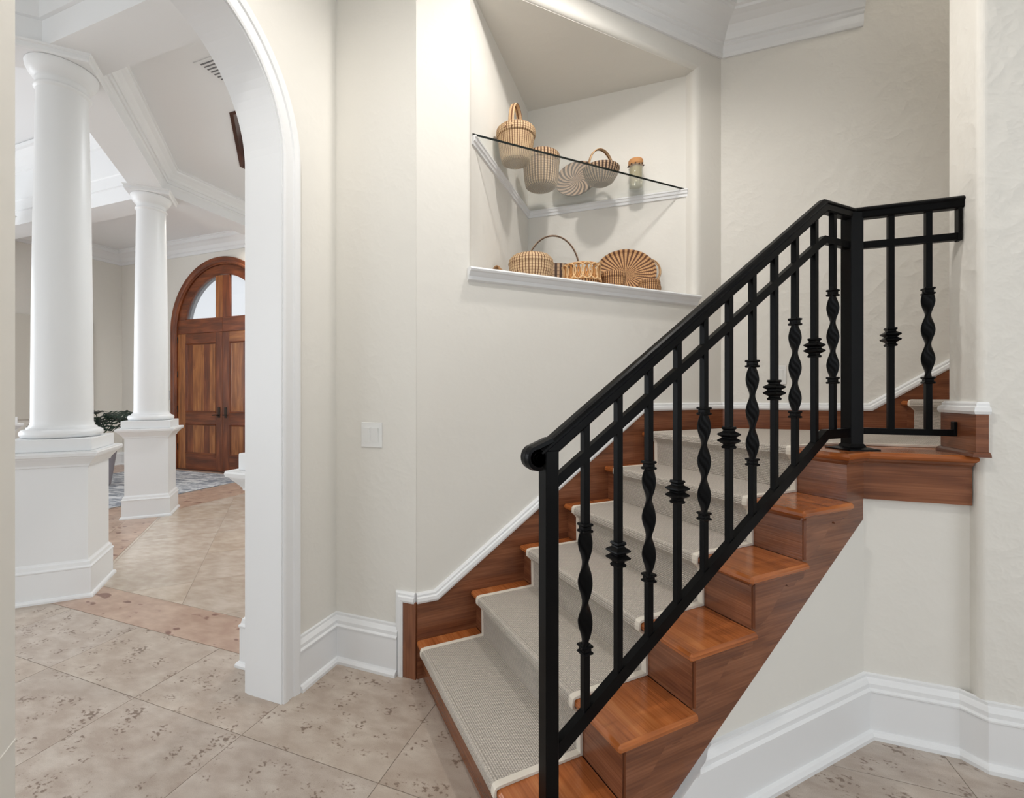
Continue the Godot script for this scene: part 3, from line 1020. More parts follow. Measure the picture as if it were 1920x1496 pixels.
	var cr := pv([[0, 0], [0, -0.24], [0.02, -0.24], [0.02, -0.19], [0.035, -0.18], [0.06, -0.13], [0.11, -0.085], [0.14, -0.07], [0.15, -0.02], [0.165, -0.015], [0.165, 0]])
	b.sweep(pv([[EW, 3.66], [EW, ND], [oct[7].x - 0.1, ND]]), cr, V(0, 0, 3.89), X, Nn)
	struct("trim_14", b, "trim", "white crown moulding above the front door")
	baseboard("baseboard_hall", [[EW, -3.0], [EW, ND], [dc.x - 1.18, ND]], "white baseboard along the far hall walls")
	# ---- the door
	b = MB.new()
	var fp := PackedVector2Array([Vector2(dc.x + 1.06, 0)])
	fp.append_array(arc(dc, 1.06, 0, PI, 48)); fp.append(Vector2(dc.x - 1.06, 0))
	b.sweep(fp, pv([[0, -0.10], [0, 0.0], [0.012, 0.012], [0.02, 0.028], [0.05, 0.034], [0.06, 0.026], [0.09, 0.030], [0.115, 0.03], [0.115, 0.0], [0.045, -0.002], [0.045, -0.10]]), V(0, ND, 0), X, U)
	var dr := struct("door_1", b, "door_dark", "arched double front door of reddish brown wood with glazed top")
	var z0 := 0.02; var z1 := 0.065      # depth of the leaves behind the wall face
	var bx := func(called: String, e0: float, e1: float, u0: float, u1: float, m: String, da := 0.02, db := 0.065, k := 0.003) -> MeshInstance3D:
		var mb := MB.new()
		mb.off = Vector2(rng.randf() * 3.0, rng.randf() * 3.0)
		mb.cbox(V(e0, ND + da, u0), V(e1, ND + db, u1), k)
		return obj(called, mb, m, dr)
	for s in [0, 1]:
		var a := dc.x - 1.058 if s == 0 else dc.x + 0.002
		var z := dc.x - 0.002 if s == 0 else dc.x + 1.058
		var p0 := a + 0.19 if s == 0 else a + 0.15
		var p1 := z - 0.15 if s == 0 else z - 0.19
		bx.call("stile", a, p0, 0.01, 2.325, "door_light" if s == 0 else "door_dark")
		bx.call("stile", p1, z, 0.01, 2.325, "door_dark")
		bx.call("rail", p0, p1, 0.01, 0.27, "door_dark")
		bx.call("rail", p0, p1, 0.79, 0.98, "door_dark")
		bx.call("rail", p0, p1, 2.16, 2.325, "door_dark" if s == 0 else "door_light")
		for uu in [[0.27, 0.79], [0.98, 2.16]]:
			var mb := MB.new()
			var n := 5
			# raised panel of glued staves
			for i in n:
				var x0 := lerpf(p0 + 0.03, p1 - 0.03, float(i) / n); var x1 := lerpf(p0 + 0.03, p1 - 0.03, float(i + 1) / n)
				var st := MB.new()
				st.off = Vector2(rng.randf() * 3.0, rng.randf() * 3.0)
				st.cbox(V(x0, ND + 0.034, uu[0] + 0.03), V(x1 - 0.0005, ND + 0.058, uu[1] - 0.03), 0.0008)
				obj("stave", st, "door_light" if (i + s) % 3 != 0 else "door_dark", dr)
			var q := rect(p0, uu[0], p1, uu[1])
			q.reverse()
			mb.sweep(q, pv([[0, -0.058], [0, -0.012], [0.006, -0.012], [0.016, -0.022], [0.022, -0.033], [0.036, -0.035], [0.036, -0.058]]), V(0, ND, 0), X, U, true)
			obj("panel_moulding", mb, "door_dark", dr)
		# glazed top
		bx.call("transom_rail", a, z, 2.329, 2.565, "door_dark")
		bx.call("rebate", a, z, 2.30, 2.35, "door_dark", 0.066, 0.08)
		bx.call("transom_stile", z - 0.155 if s == 0 else a, z if s == 0 else a + 0.155, 2.565, 3.266, "door_light" if s == 0 else "door_dark")
		var t0 := PI / 2 if s == 0 else asin(0.185 / 1.058)
		var t1 := PI - asin(0.185 / 1.058) if s == 0 else PI / 2
		var band := arc(dc, 1.057, t0, t1, 24)
		var low := asin(0.185 / 0.90)
		var ib := arc(dc, 0.90, PI / 2 if s == 0 else low, PI - low if s == 0 else PI / 2, 24)
		ib.reverse()
		band.append_array(ib)
		var mb2 := MB.new()
		mb2.prism(band, V(0, ND, 0), X, U, -0.065, -0.02)
		obj("arched_rail", mb2, "door_dark", dr)
		var gp := arc(dc, 0.91, low, PI / 2 - 0.16, 20) if s == 1 else arc(dc, 0.91, PI / 2 + 0.16, PI - low, 20)
		gp.append(Vector2(dc.x + (0.15 if s == 1 else -0.15), 2.56))
		var gb := MB.new()
		gb.prism(gp, V(0, ND, 0), X, U, -0.048, -0.042)
		obj("pane", gb, "pane", dr)
		# bead round the glass
		var gb2 := MB.new()
		if s == 0: gp.reverse(); gp.reverse()
		gb2.sweep(gp, pv([[-0.004, -0.06], [-0.004, -0.026], [0.014, -0.036], [0.014, -0.06]]) if Geometry2D.is_polygon_clockwise(gp) else pv([[0.004, -0.06], [0.004, -0.026], [-0.014, -0.036], [-0.014, -0.06]]), V(0, ND, 0), X, U, true)
		obj("glass_bead", gb2, "door_dark", dr)
		# handle
		var hx := dc.x - 0.075 if s == 0 else dc.x + 0.075
		var hb := MB.new()
		hb.cbox(V(hx - 0.028, ND + 0.022, 0.90), V(hx + 0.028, ND + 0.012, 1.075), 0.004)
		var hp2 := obj("handle_plate", hb, "bronze", dr)
		var lb := MB.new()
		var circ := PackedVector2Array()
		for i in 10: circ.append(Vector2(cos(TAU * i / 10), sin(TAU * i / 10)) * 0.009)
		var sg := -1.0 if s == 0 else 1.0
		lb.tube(PackedVector3Array([V(hx, ND + 0.02, 0.945), V(hx, ND - 0.03, 0.945)]), circ, [Vector3.UP])
		lb.tube(PackedVector3Array([V(hx, ND - 0.03, 0.945), V(hx + sg * 0.04, ND - 0.036, 0.947), V(hx + sg * 0.09, ND - 0.032, 0.940)]), circ, [Vector3.UP])
		obj("lever", lb, "bronze", hp2)
	for u in [0.33, 0.98, 1.58, 2.17]:
		bx.call("hinge", dc.x - 1.075, dc.x - 1.05, u, u + 0.11, "bronze", 0.006, 0.022)
	# threshold
	bx.call("threshold", dc.x - 1.06, dc.x + 1.06, 0.0, 0.012, "rim_wood", -0.02, 0.12)

# ------------------------------------------------------------------ staircase
func nose(k: int) -> float:
	return 0.281 + 0.264 * k

func stairs() -> void:
	var X := Vector3(1, 0, 0); var Nn := Vector3(0, 0, -1); var U := Vector3(0, 1, 0)
	var Rv := Vector3(H, 0, -H); var Qv := Vector3(-H, 0, -H)
	var t := thing("staircase", "wooden staircase of six steps rising to a landing, with skirts and stringer", "staircase")
	var turned := func(called: String, b: MB, m: String) -> MeshInstance3D:
		var o := obj(called, b, m, t)
		o.rotation.y = PI / 4
		return o
	var r := 0.18
	for k in range(1, 6):
		var b := MB.new()
		b.off = Vector2(k * 0.83, k * 0.41)
		# plank of the tread with a rounded front and end
		var z0 := -2.012; var z1 := -0.95
		var x0 := nose(k); var x1 := nose(k + 1) + 0.034
		var y1 := r * k
		b.cbox(Vector3(x0, y1 - 0.026, z0), Vector3(x1, y1, z1), 0.008)
		turned.call("tread", b, "oak_tread")
		b = MB.new()
		b.off = Vector2(k * 0.31, k * 0.77)
		b.box(Vector3(x0 + 0.030, r * (k - 1), -2.012), Vector3(x0 + 0.050, y1 - 0.026, -0.976))
		turned.call("riser", b, "oak")
		# small cove below the nosing, front and end
		b = MB.new()
		b.prism(pv([[x0 + 0.014, y1 - 0.026], [x0 + 0.030, y1 - 0.026], [x0 + 0.030, y1 - 0.042], [x0 + 0.026, y1 - 0.038]]), Vector3(0, 0, -2.012), X, U, 0.0, 1.038)
		b.prism(pv([[0.962, y1 - 0.026], [0.976, y1 - 0.026], [0.976, y1 - 0.042], [0.972, y1 - 0.038]]), Vector3(x0 + 0.02, 0, 0), Vector3(0, 0, -1), U, 0.0, 0.262)
		turned.call("cove", b, "oak")
		# scrolled bracket on the stringer
		if k >= 1:
			var bp := [[x0 + 0.034, y1 - 0.030], [x0 + 0.288, y1 - 0.030], [x0 + 0.284, y1 - 0.052], [x0 + 0.262, y1 - 0.058], [x0 + 0.250, y1 - 0.052], [x0 + 0.244, y1 - 0.060], [x0 + 0.232, y1 - 0.070], [x0 + 0.205, y1 - 0.070], [x0 + 0.190, y1 - 0.058], [x0 + 0.178, y1 - 0.064], [x0 + 0.150, y1 - 0.095], [x0 + 0.120, y1 - 0.130], [x0 + 0.085, y1 - 0.156], [x0 + 0.034, y1 - 0.176]]
			b = MB.new()
			b.off = Vector2(k * 0.5, k * 0.2)
			b.prism(pv(bp), Vector3(0, 0, -0.976), X, U, 0.0, 0.011)
			turned.call("bracket", b, "oak")
	# stringer
	var st := [[nose(1) + 0.032, 0.0]]
	for k in range(1, 6):
		st.append([nose(k) + 0.032, r * k - 0.027]); st.append([nose(k + 1) + 0.032, r * k - 0.027])
	st.append_array([[nose(6) + 0.032, 1.05], [2.004, 1.05], [2.004, 0.822], [0.845, 0.0]])
	var b := MB.new()
	b.prism(pv(st), Vector3(0, 0, -0.992), X, U, 0.0, 0.016)
	turned.call("stringer", b, "oak")
	# landing: slab, rounded nosing, fascia
	b = MB.new()
	var slab := PackedVector2Array([RQ(1.90, 2.0), RQ(1.90, 0.985), RQ(2.03, 0.985), Vector2(1.06, 2.12), Vector2(1.06, 2.26), Vector2(1.36, 2.26), Vector2(1.36, 3.222), Vector2(0.385, 3.222)])
	plan(slab, LAND - 0.03, LAND - 0.0005, b)
	obj("landing_floor", b, "oak_tread", t)
	b = MB.new()
	var path := PackedVector2Array([RQ(1.865, 2.0), RQ(1.865, 0.95), Vector2(2.085 - 0.95 / H, 2.085), Vector2(1.075, 2.085)])
	b.sweep(path, pv([[-0.09, 0], [-0.010, 0], [-0.003, -0.005], [0, -0.013], [-0.003, -0.021], [-0.010, -0.026], [-0.09, -0.026]]), V(0, 0, LAND), X, Nn)
	obj("landing_nosing", b, "oak_tread", t)
	b = MB.new()
	var fpath := PackedVector2Array([RQ(1.895, 2.0), RQ(1.895, 0.975), Vector2(2.108 - 0.975 / H, 2.108), Vector2(1.046, 2.108)])
	b.sweep(fpath, pv([[-0.02, -0.18], [0.0, -0.18], [0.0, -0.045], [0.004, -0.040], [0.012, -0.034], [0.014, -0.026], [-0.02, -0.026]]), V(0, 0, LAND), X, Nn)
	obj("fascia", b, "oak", t)
	# skirts on the walls
	b = MB.new()
	b.prism(pv([[0.548, 0], [0.548, 0.346], [0.636, 0.346], [1.892, 1.200], [2.553, 1.200], [2.553, 1.0], [1.9, 0.9], [0.8, 0.0]]), Vector3(0, 0, -QW), X, U, 0.0, 0.018)
	turned.call("skirt", b, "oak")
	b = MB.new()
	b.off = Vector2(1.3, 0.4)
	b.box(V(-1.106, NS - 0.018, 0), V(RQ(0.548, QW).x + 0.008, NS, 0.346))
	obj("skirt", b, "oak", t)
	b = MB.new()
	b.prism(pv([[0.37, 1.0], [0.37, 1.2], [1.140, 1.2], [3.0, 2.465], [3.0, 2.1], [1.3, 1.0]]), V(0, NB, 0), X, U, 0.0, 0.018)
	obj("skirt", b, "oak", t)
	b = MB.new()
	b.sweep(pv([[1.4, 2.253], [1.05, 2.253], [1.05, 2.078], [1.066, 2.078]]), pv([[0, 1.08], [0.018, 1.08], [0.018, 1.228], [0, 1.228]]), Vector3.ZERO, X, Nn)
	obj("skirt", b, "oak", t)
	b = MB.new()
	b.sweep(pv([[1.05, 2.271], [1.05, 2.078], [1.066, 2.078]]), pv([[0.018, 1.08], [0.034, 1.08], [0.032, 1.090], [0.026, 1.096], [0.018, 1.098]]), Vector3.ZERO, X, Nn)
	obj("shoe_moulding", b, "oak", t)
	# second flight, going up to the right behind the wall end
	for k in range(1, 6):
		var e0 := 1.285 + 0.264 * (k - 1)
		b = MB.new()
		b.off = Vector2(k * 0.23, k * 0.9)
		b.cbox(V(e0, 2.253, LAND + r * k - 0.026), V(e0 + 0.30, 3.222, LAND + r * k), 0.008)
		obj("tread", b, "oak_tread", t)
		b = MB.new()
		b.box(V(e0 + 0.03, 2.253, LAND + r * (k - 1)), V(e0 + 0.05, 3.222, LAND + r * k - 0.026))
		obj("riser", b, "oak", t)
	# ---- carpet runner
	var run := thing("stair_runner", "beige loop-pile carpet runner with bound edges on the wooden stair", "carpet")
	var th := 0.008
	var prof := func(grow: float, dir_nose: Callable, base: float, first: int, last: int, end_x: float) -> PackedVector2Array:
		# outer line from the underside of the first nosing up to the last, then back along the inner line
		var outl := PackedVector2Array(); var inl := PackedVector2Array()
		for k in range(first, last + 1):
			var x: float = dir_nose.call(k)
			var y := base + r * k
			var d := th + grow
			if k > first:
				var yb := base + r * (k - 1)
				outl.append(Vector2(x + 0.030 - d, yb + d)); inl.append(Vector2(x + 0.030 - 0.001, yb + 0.001))
			outl.append(Vector2(x + 0.028 - d, y - 0.052)); inl.append(Vector2(x + 0.029, y - 0.03))
			outl.append(Vector2(x + 0.014 - d, y - 0.036)); inl.append(Vector2(x + 0.001, y - 0.027))
			outl.append(Vector2(x - d * 0.9, y - 0.026)); inl.append(Vector2(x - 0.001, y - 0.020))
			outl.append(Vector2(x - d, y - 0.012)); inl.append(Vector2(x - 0.001, y - 0.006))
			outl.append(Vector2(x - d * 0.7, y + d * 0.2)); inl.append(Vector2(x, y - 0.001))
			outl.append(Vector2(x - d * 0.1, y + d * 0.8)); inl.append(Vector2(x + 0.004, y + 0.0005))
			outl.append(Vector2(x + 0.012, y + d)); inl.append(Vector2(x + 0.014, y + 0.001))
		outl.append(Vector2(end_x, base + r * last + th + grow)); inl.append(Vector2(end_x, base + r * last + 0.001))
		inl.reverse()
		outl.append_array(inl)
		return outl
	var n1 := func(k: int) -> float: return nose(k)
	var q0 := 1.155; var q1 := 1.925
	b = MB.new()
	b.prism(prof.call(0.0, n1, 0.0, 1, 6, 2.02), Vector3(0, 0, -q1), X, U, 0.02, q1 - q0 - 0.02)
	var o := obj("carpet", b, "carpet", run)
	o.rotation.y = PI / 4
	for q in [q0, q1 - 0.021]:
		b = MB.new()
		b.prism(prof.call(0.0012, n1, 0.0, 1, 6, 2.02), Vector3(0, 0, -q), X, U, -0.021, 0.0)
		o = obj("binding", b, "binding", run)
		o.rotation.y = PI / 4
	# carpet of the landing and the next flight
	b = MB.new()
	var lq := PackedVector2Array([RQ(2.015, q0 + 0.02), Vector2(2.365 - q0 / H, 2.365), Vector2(1.31, 2.365), Vector2(1.31, 3.12), Vector2(3.12 - q1 / H, 3.12), RQ(2.015, q1)])
	plan(lq, LAND + 0.001, LAND + th, b)
	obj("landing_carpet", b, "carpet", run)
	b = MB.new()
	plan(PackedVector2Array([RQ(2.0, q0), Vector2(2.345 - q0 / H, 2.345), Vector2(1.31, 2.345), Vector2(1.31, 2.367), Vector2(2.367 - (q0 + 0.021) / H, 2.367), RQ(2.0, q0 + 0.021)]), LAND + 0.001, LAND + th + 0.0014, b)
	obj("binding", b, "binding", run)
	var n2 := func(k: int) -> float: return 1.285 + 0.264 * (k - 1)
	b = MB.new()
	b.prism(prof.call(0.0, n2, LAND, 1, 5, 2.6), V(0, 3.10, 0), X, U, 0.0, 0.73)
	obj("carpet", b, "carpet", run)
	for nn in [3.121, 2.371]:
		b = MB.new()
		b.prism(prof.call(0.0012, n2, LAND, 1, 5, 2.6), V(0, nn, 0), X, U, 0.0, 0.021)
		obj("binding", b, "binding", run)
	b = MB.new()
	b.box(V(1.305, 2.35, LAND + 0.002), V(1.314, 3.121, LAND + 0.14))
	obj("riser_carpet", b, "carpet", run)

# ------------------------------------------------------------------ railing
const QR := 1.033
const NR := 2.175

func railing() -> void:
	var X := Vector3(1, 0, 0); var Nn := Vector3(0, 0, -1); var U := Vector3(0, 1, 0)
	var Rv := Vector3(H, 0, -H); var Qv := Vector3(-H, 0, -H)
	var t := thing("stair_railing", "black wrought iron stair railing with twisted and knuckled balusters", "railing")
	var hand := [[0.004, -0.017], [0, -0.010], [0, 0.010], [0.004, 0.017], [0.010, 0.022], [0.016, 0.022], [0.020, 0.017], [0.040, 0.017], [0.045, 0.013], [0.045, -0.013], [0.040, -0.017], [0.020, -0.017], [0.016, -0.022], [0.010, -0.022]]
	var o := Qv * QR
	var b := MB.new()
	b.sweep(pv([[0.598, 1.154], [1.842, 2.031], [1.90, 2.031]]), pv(hand), o, Rv, U)
	obj("handrail", b, "iron", t)
	b = MB.new()
	var hh := PackedVector2Array()
	for p in hand: hh.append(Vector2(p[1], -p[0]))
	b.sweep(PackedVector2Array([RQ(1.898, QR), Vector2(NR - QR / H, NR), Vector2(1.058, NR)]), hh, V(0, 0, 2.031), X, Nn)
	obj("handrail", b, "iron", t)
	var bar := func(w: float, hgt: float) -> PackedVector2Array: return pv([[0, -w / 2], [0, w / 2], [hgt, w / 2], [hgt, -w / 2]])
	b = MB.new()
	b.sweep(pv([[0.63, 1.060], [1.850, 1.896], [2.04, 1.896]]), bar.call(0.020, 0.027), o, Rv, U)
	b.sweep(PackedVector2Array([Vector2(NR - QR / H, NR), Vector2(1.045, NR)]), pv([[-0.01, 0], [0.01, 0], [0.01, -0.027], [-0.01, -0.027]]), V(0, 0, 1.896), X, Nn)
	obj("middle_rail", b, "iron", t)
	b = MB.new()
	b.sweep(pv([[0.63, 0.344], [1.858, 1.164], [2.04, 1.164]]), bar.call(0.024, 0.036), o, Rv, U)
	obj("bottom_rail", b, "iron", t)
	b = MB.new()
	b.sweep(PackedVector2Array([Vector2(NR - QR / H, NR), Vector2(1.028, NR)]), pv([[-0.01, 0], [0.01, 0], [0.01, -0.024], [-0.01, -0.024]]), V(0, 0, 1.166), X, Nn)
	b.cbox(V(1.022, NR - 0.012, 1.142), V(1.032, NR + 0.012, 1.196), 0.002)
	obj("bottom_rail", b, "iron", t)
	# scroll at the low end
	b = MB.new()
	var disc := func(r: float, q0: float, q1: float) -> void:
		var c := PackedVector2Array()
		for i in 28: c.append(Vector2(cos(TAU * i / 28), sin(TAU * i / 28)) * r)
		b.tube(PackedVector3Array([Rv * 0.595 + U * 1.134 + Qv * q0, Rv * 0.595 + U * 1.134 + Qv * q1]), c, [U], true)
	disc.call(0.028, QR - 0.017, QR + 0.017)
	disc.call(0.031, QR - 0.006, QR + 0.006)
	disc.call(0.022, QR - 0.022, QR + 0.022)
	disc.call(0.015, QR - 0.025, QR + 0.025)
	disc.call(0.007, QR - 0.028, QR + 0.028)
	obj("scroll", b, "iron", t)
	b = MB.new()
	var curl := PackedVector2Array()
	for i in 19:
		var a := deg_to_rad(lerpf(-70.0, -235.0, i / 18.0))
		curl.append(Vector2(0.600, 1.133) + Vector2(cos(a), sin(a)) * 0.034)
	curl.append(Vector2(0.640, 1.183))
	b.sweep(curl, pv([[0, -0.020], [-0.002, 0.0], [0, 0.020], [0.010, 0.022], [0.012, 0.0], [0.010, -0.022]]), o, Rv, U)
	obj("scroll_cap", b, "iron", t)
	# posts
	b = MB.new()
	b.cbox(Vector3(-0.020, 0.18, -0.020), Vector3(0.020, 1.150, 0.020), 0.002)
	var p := obj("post", b, "iron", t)
	p.position = Rv * 0.640 + Qv * QR
	p.rotation.y = PI / 4
	b = MB.new()
	b.cbox(Vector3(-0.045, 0.180, -0.045), Vector3(0.045, 0.188, 0.045), 0.002)
	var pf := obj("foot_plate", b, "iron", t)
	pf.position = p.position
	pf.rotation.y = PI / 4
	b = MB.new()
	b.cbox(Vector3(-0.026, LAND, -0.026), Vector3(0.026, 2.012, 0.026), 0.002)
	p = obj("newel_post", b, "iron", t)
	p.position = V(NR - QR / H, NR, 0)
	p.rotation.y = PI / 8
	b = MB.new()
	b.sweep(pv([[-0.062, -0.062], [-0.062, 0.062], [0.062, 0.062], [0.062, -0.062]]), pv([[0.062, 0.0], [0.0, 0.0], [0.0, 0.005], [0.03, 0.012], [0.036, 0.024], [0.062, 0.024]]), Vector3(0, LAND, 0), X, Nn, true)
	pf = obj("foot_plate", b, "iron", t)
	pf.position = p.position
	pf.rotation.y = PI / 8
	b = MB.new()
	b.cbox(V(1.034, NR - 0.014, 1.866), V(1.046, NR + 0.014, 2.01), 0.002)
	obj("wall_plate", b, "iron", t)
	# balusters
	for i in 11:
		var r := 0.758 + 0.1157 * i
		var u0 := 0.330 + 0.668 * (r - 0.63)
		var u1 := 1.134 + 0.705 * (r - 0.612)
		var mid := (0.7605 + 0.683 * (r - 0.758)) if i % 2 == 0 else (0.839 + 0.683 * (r - 0.874))
		if i == 10: u0 = 1.150; u1 = 2.0; mid = 1.519
		baluster(t, Rv * r + Qv * QR, PI / 4, u0, u1, mid, i % 2 == 0)
	baluster(t, V(0.837, NR, 0), 0.0, 1.150, 2.0, 1.519, false)
	baluster(t, V(0.951, NR, 0), 0.0, 1.150, 2.0, 1.519, true)

func baluster(t: Node3D, at: Vector3, turn: float, u0: float, u1: float, mid: float, twisted: bool) -> void:
	var b := MB.new()
	var w := 0.0098
	if twisted:
		b.cbox(Vector3(-w, u0, -w), Vector3(w, mid - 0.155, w), 0.001)
		b.cbox(Vector3(-w, mid + 0.155, -w), Vector3(w, u1, w), 0.001)
		b.box(Vector3(-0.004, mid - 0.157, -0.004), Vector3(0.004, mid + 0.157, 0.004))
	else:
		b.cbox(Vector3(-w, u0, -w), Vector3(w, u1, w), 0.001)
	var o := obj("baluster", b, "iron", t)
	o.position = at
	o.rotation.y = turn
	if twisted:
		b = MB.new()
		var path := PackedVector3Array(); var tw := []
		for i in 49:
			path.append(Vector3(0, mid - 0.165 + 0.33 * i / 48.0, 0))
			tw.append(PI * 3.0 * i / 48.0 + 0.5)
		var sec := PackedVector2Array()
		for i in 16: sec.append(Vector2(cos(TAU * i / 16) * 0.0205, sin(TAU * i / 16) * 0.0092))
		b.tube(path, sec, [Vector3(1, 0, 0)], true, 1.0, tw)
		obj("twist", b, "iron", o)
		for s in [-1.0, 1.0]:
			b = MB.new()
			var y: float = mid + s * 0.168
			b.cbox(Vector3(-0.0175, y - 0.013, -0.0175), Vector3(0.0175, y - 0.005, 0.0175), 0.003)
			b.cbox(Vector3(-0.0135, y - 0.007, -0.0135), Vector3(0.0135, y + 0.007, 0.0135), 0.003)
			b.cbox(Vector3(-0.0175, y + 0.005, -0.0175), Vector3(0.0175, y + 0.013, 0.0175), 0.003)
			obj("collar", b, "iron", o)
	else:
		b = MB.new()
		var kp := PackedVector2Array()
		for k in [[0.0095, -0.036], [0.0150, -0.036], [0.0165, -0.030], [0.0125, -0.025], [0.0135, -0.021], [0.0245, -0.013], [0.0255, -0.009], [0.0160, -0.001], [0.0160, 0.001], [0.0255, 0.009], [0.0245, 0.013], [0.0135, 0.021], [0.0125, 0.025], [0.0165, 0.030], [0.0150, 0.036], [0.0095, 0.036]]:
			kp.append(Vector2(k[0], mid + k[1]))
		b.squares(kp)
		obj("knuckle", b, "iron", o)

# ------------------------------------------------------------------ niche: shelf, sill, baskets
func coils(line: Array, n: int, bump: float) -> PackedVector2Array:   # a wall of coils following a line of (radius, height)
	var p := pv(line)
	var total := 0.0
	for i in p.size() - 1: total += p[i].distance_to(p[i + 1])
	var at := func(s: float) -> Array:
		for i in p.size() - 1:
			var l := p[i].distance_to(p[i + 1])
			if s <= l or i == p.size() - 2:
				var d := (p[i + 1] - p[i]).normalized()
				return [p[i] + d * minf(s, l), Vector2(d.y, -d.x)]
			s -= l
		return [p[0], Vector2.RIGHT]
	var out := PackedVector2Array()
	for i in n:
		for f in [0.0, 0.25, 0.5, 0.75]:
			var q: Array = at.call(total * (i + f) / n)
			var pt: Vector2 = q[0] + q[1] * (bump * sin(PI * f))
			out.append(Vector2(maxf(pt.x, 0.0), pt.y))
	out.append(p[p.size() - 1])
	return out

func coil_mesh(line: Array, n: int, bump := 0.0016, segs := 44) -> MB:
	var b := MB.new()
	var pr := coils(line, n, bump)
	var len := 0.0
	for i in line.size() - 1: len += Vector2(line[i][0], line[i][1]).distance_to(Vector2(line[i + 1][0], line[i + 1][1]))
	b.lathe(pr, Vector3.ZERO, segs, false, len / n * 4.2)
	return b

func strap_mesh(w: float, h: float, half: float, thick: float, y0: float) -> MB:   # an arched strap of width w in the x-y plane
	var b := MB.new()
	var path := PackedVector3Array(); var sd := []
	for i in 29:
		var t := PI * i / 28.0
		path.append(Vector3(-cos(t) * half, y0 + sin(t) * h, 0))
		sd.append(Vector3(0, 0, 1))
	var sec := PackedVector2Array()
	for i in 12: sec.append(Vector2(cos(TAU * i / 12) * w / 2, sin(TAU * i / 12) * thick / 2))
	b.tube(path, sec, sd, true, 0.028)
	return b

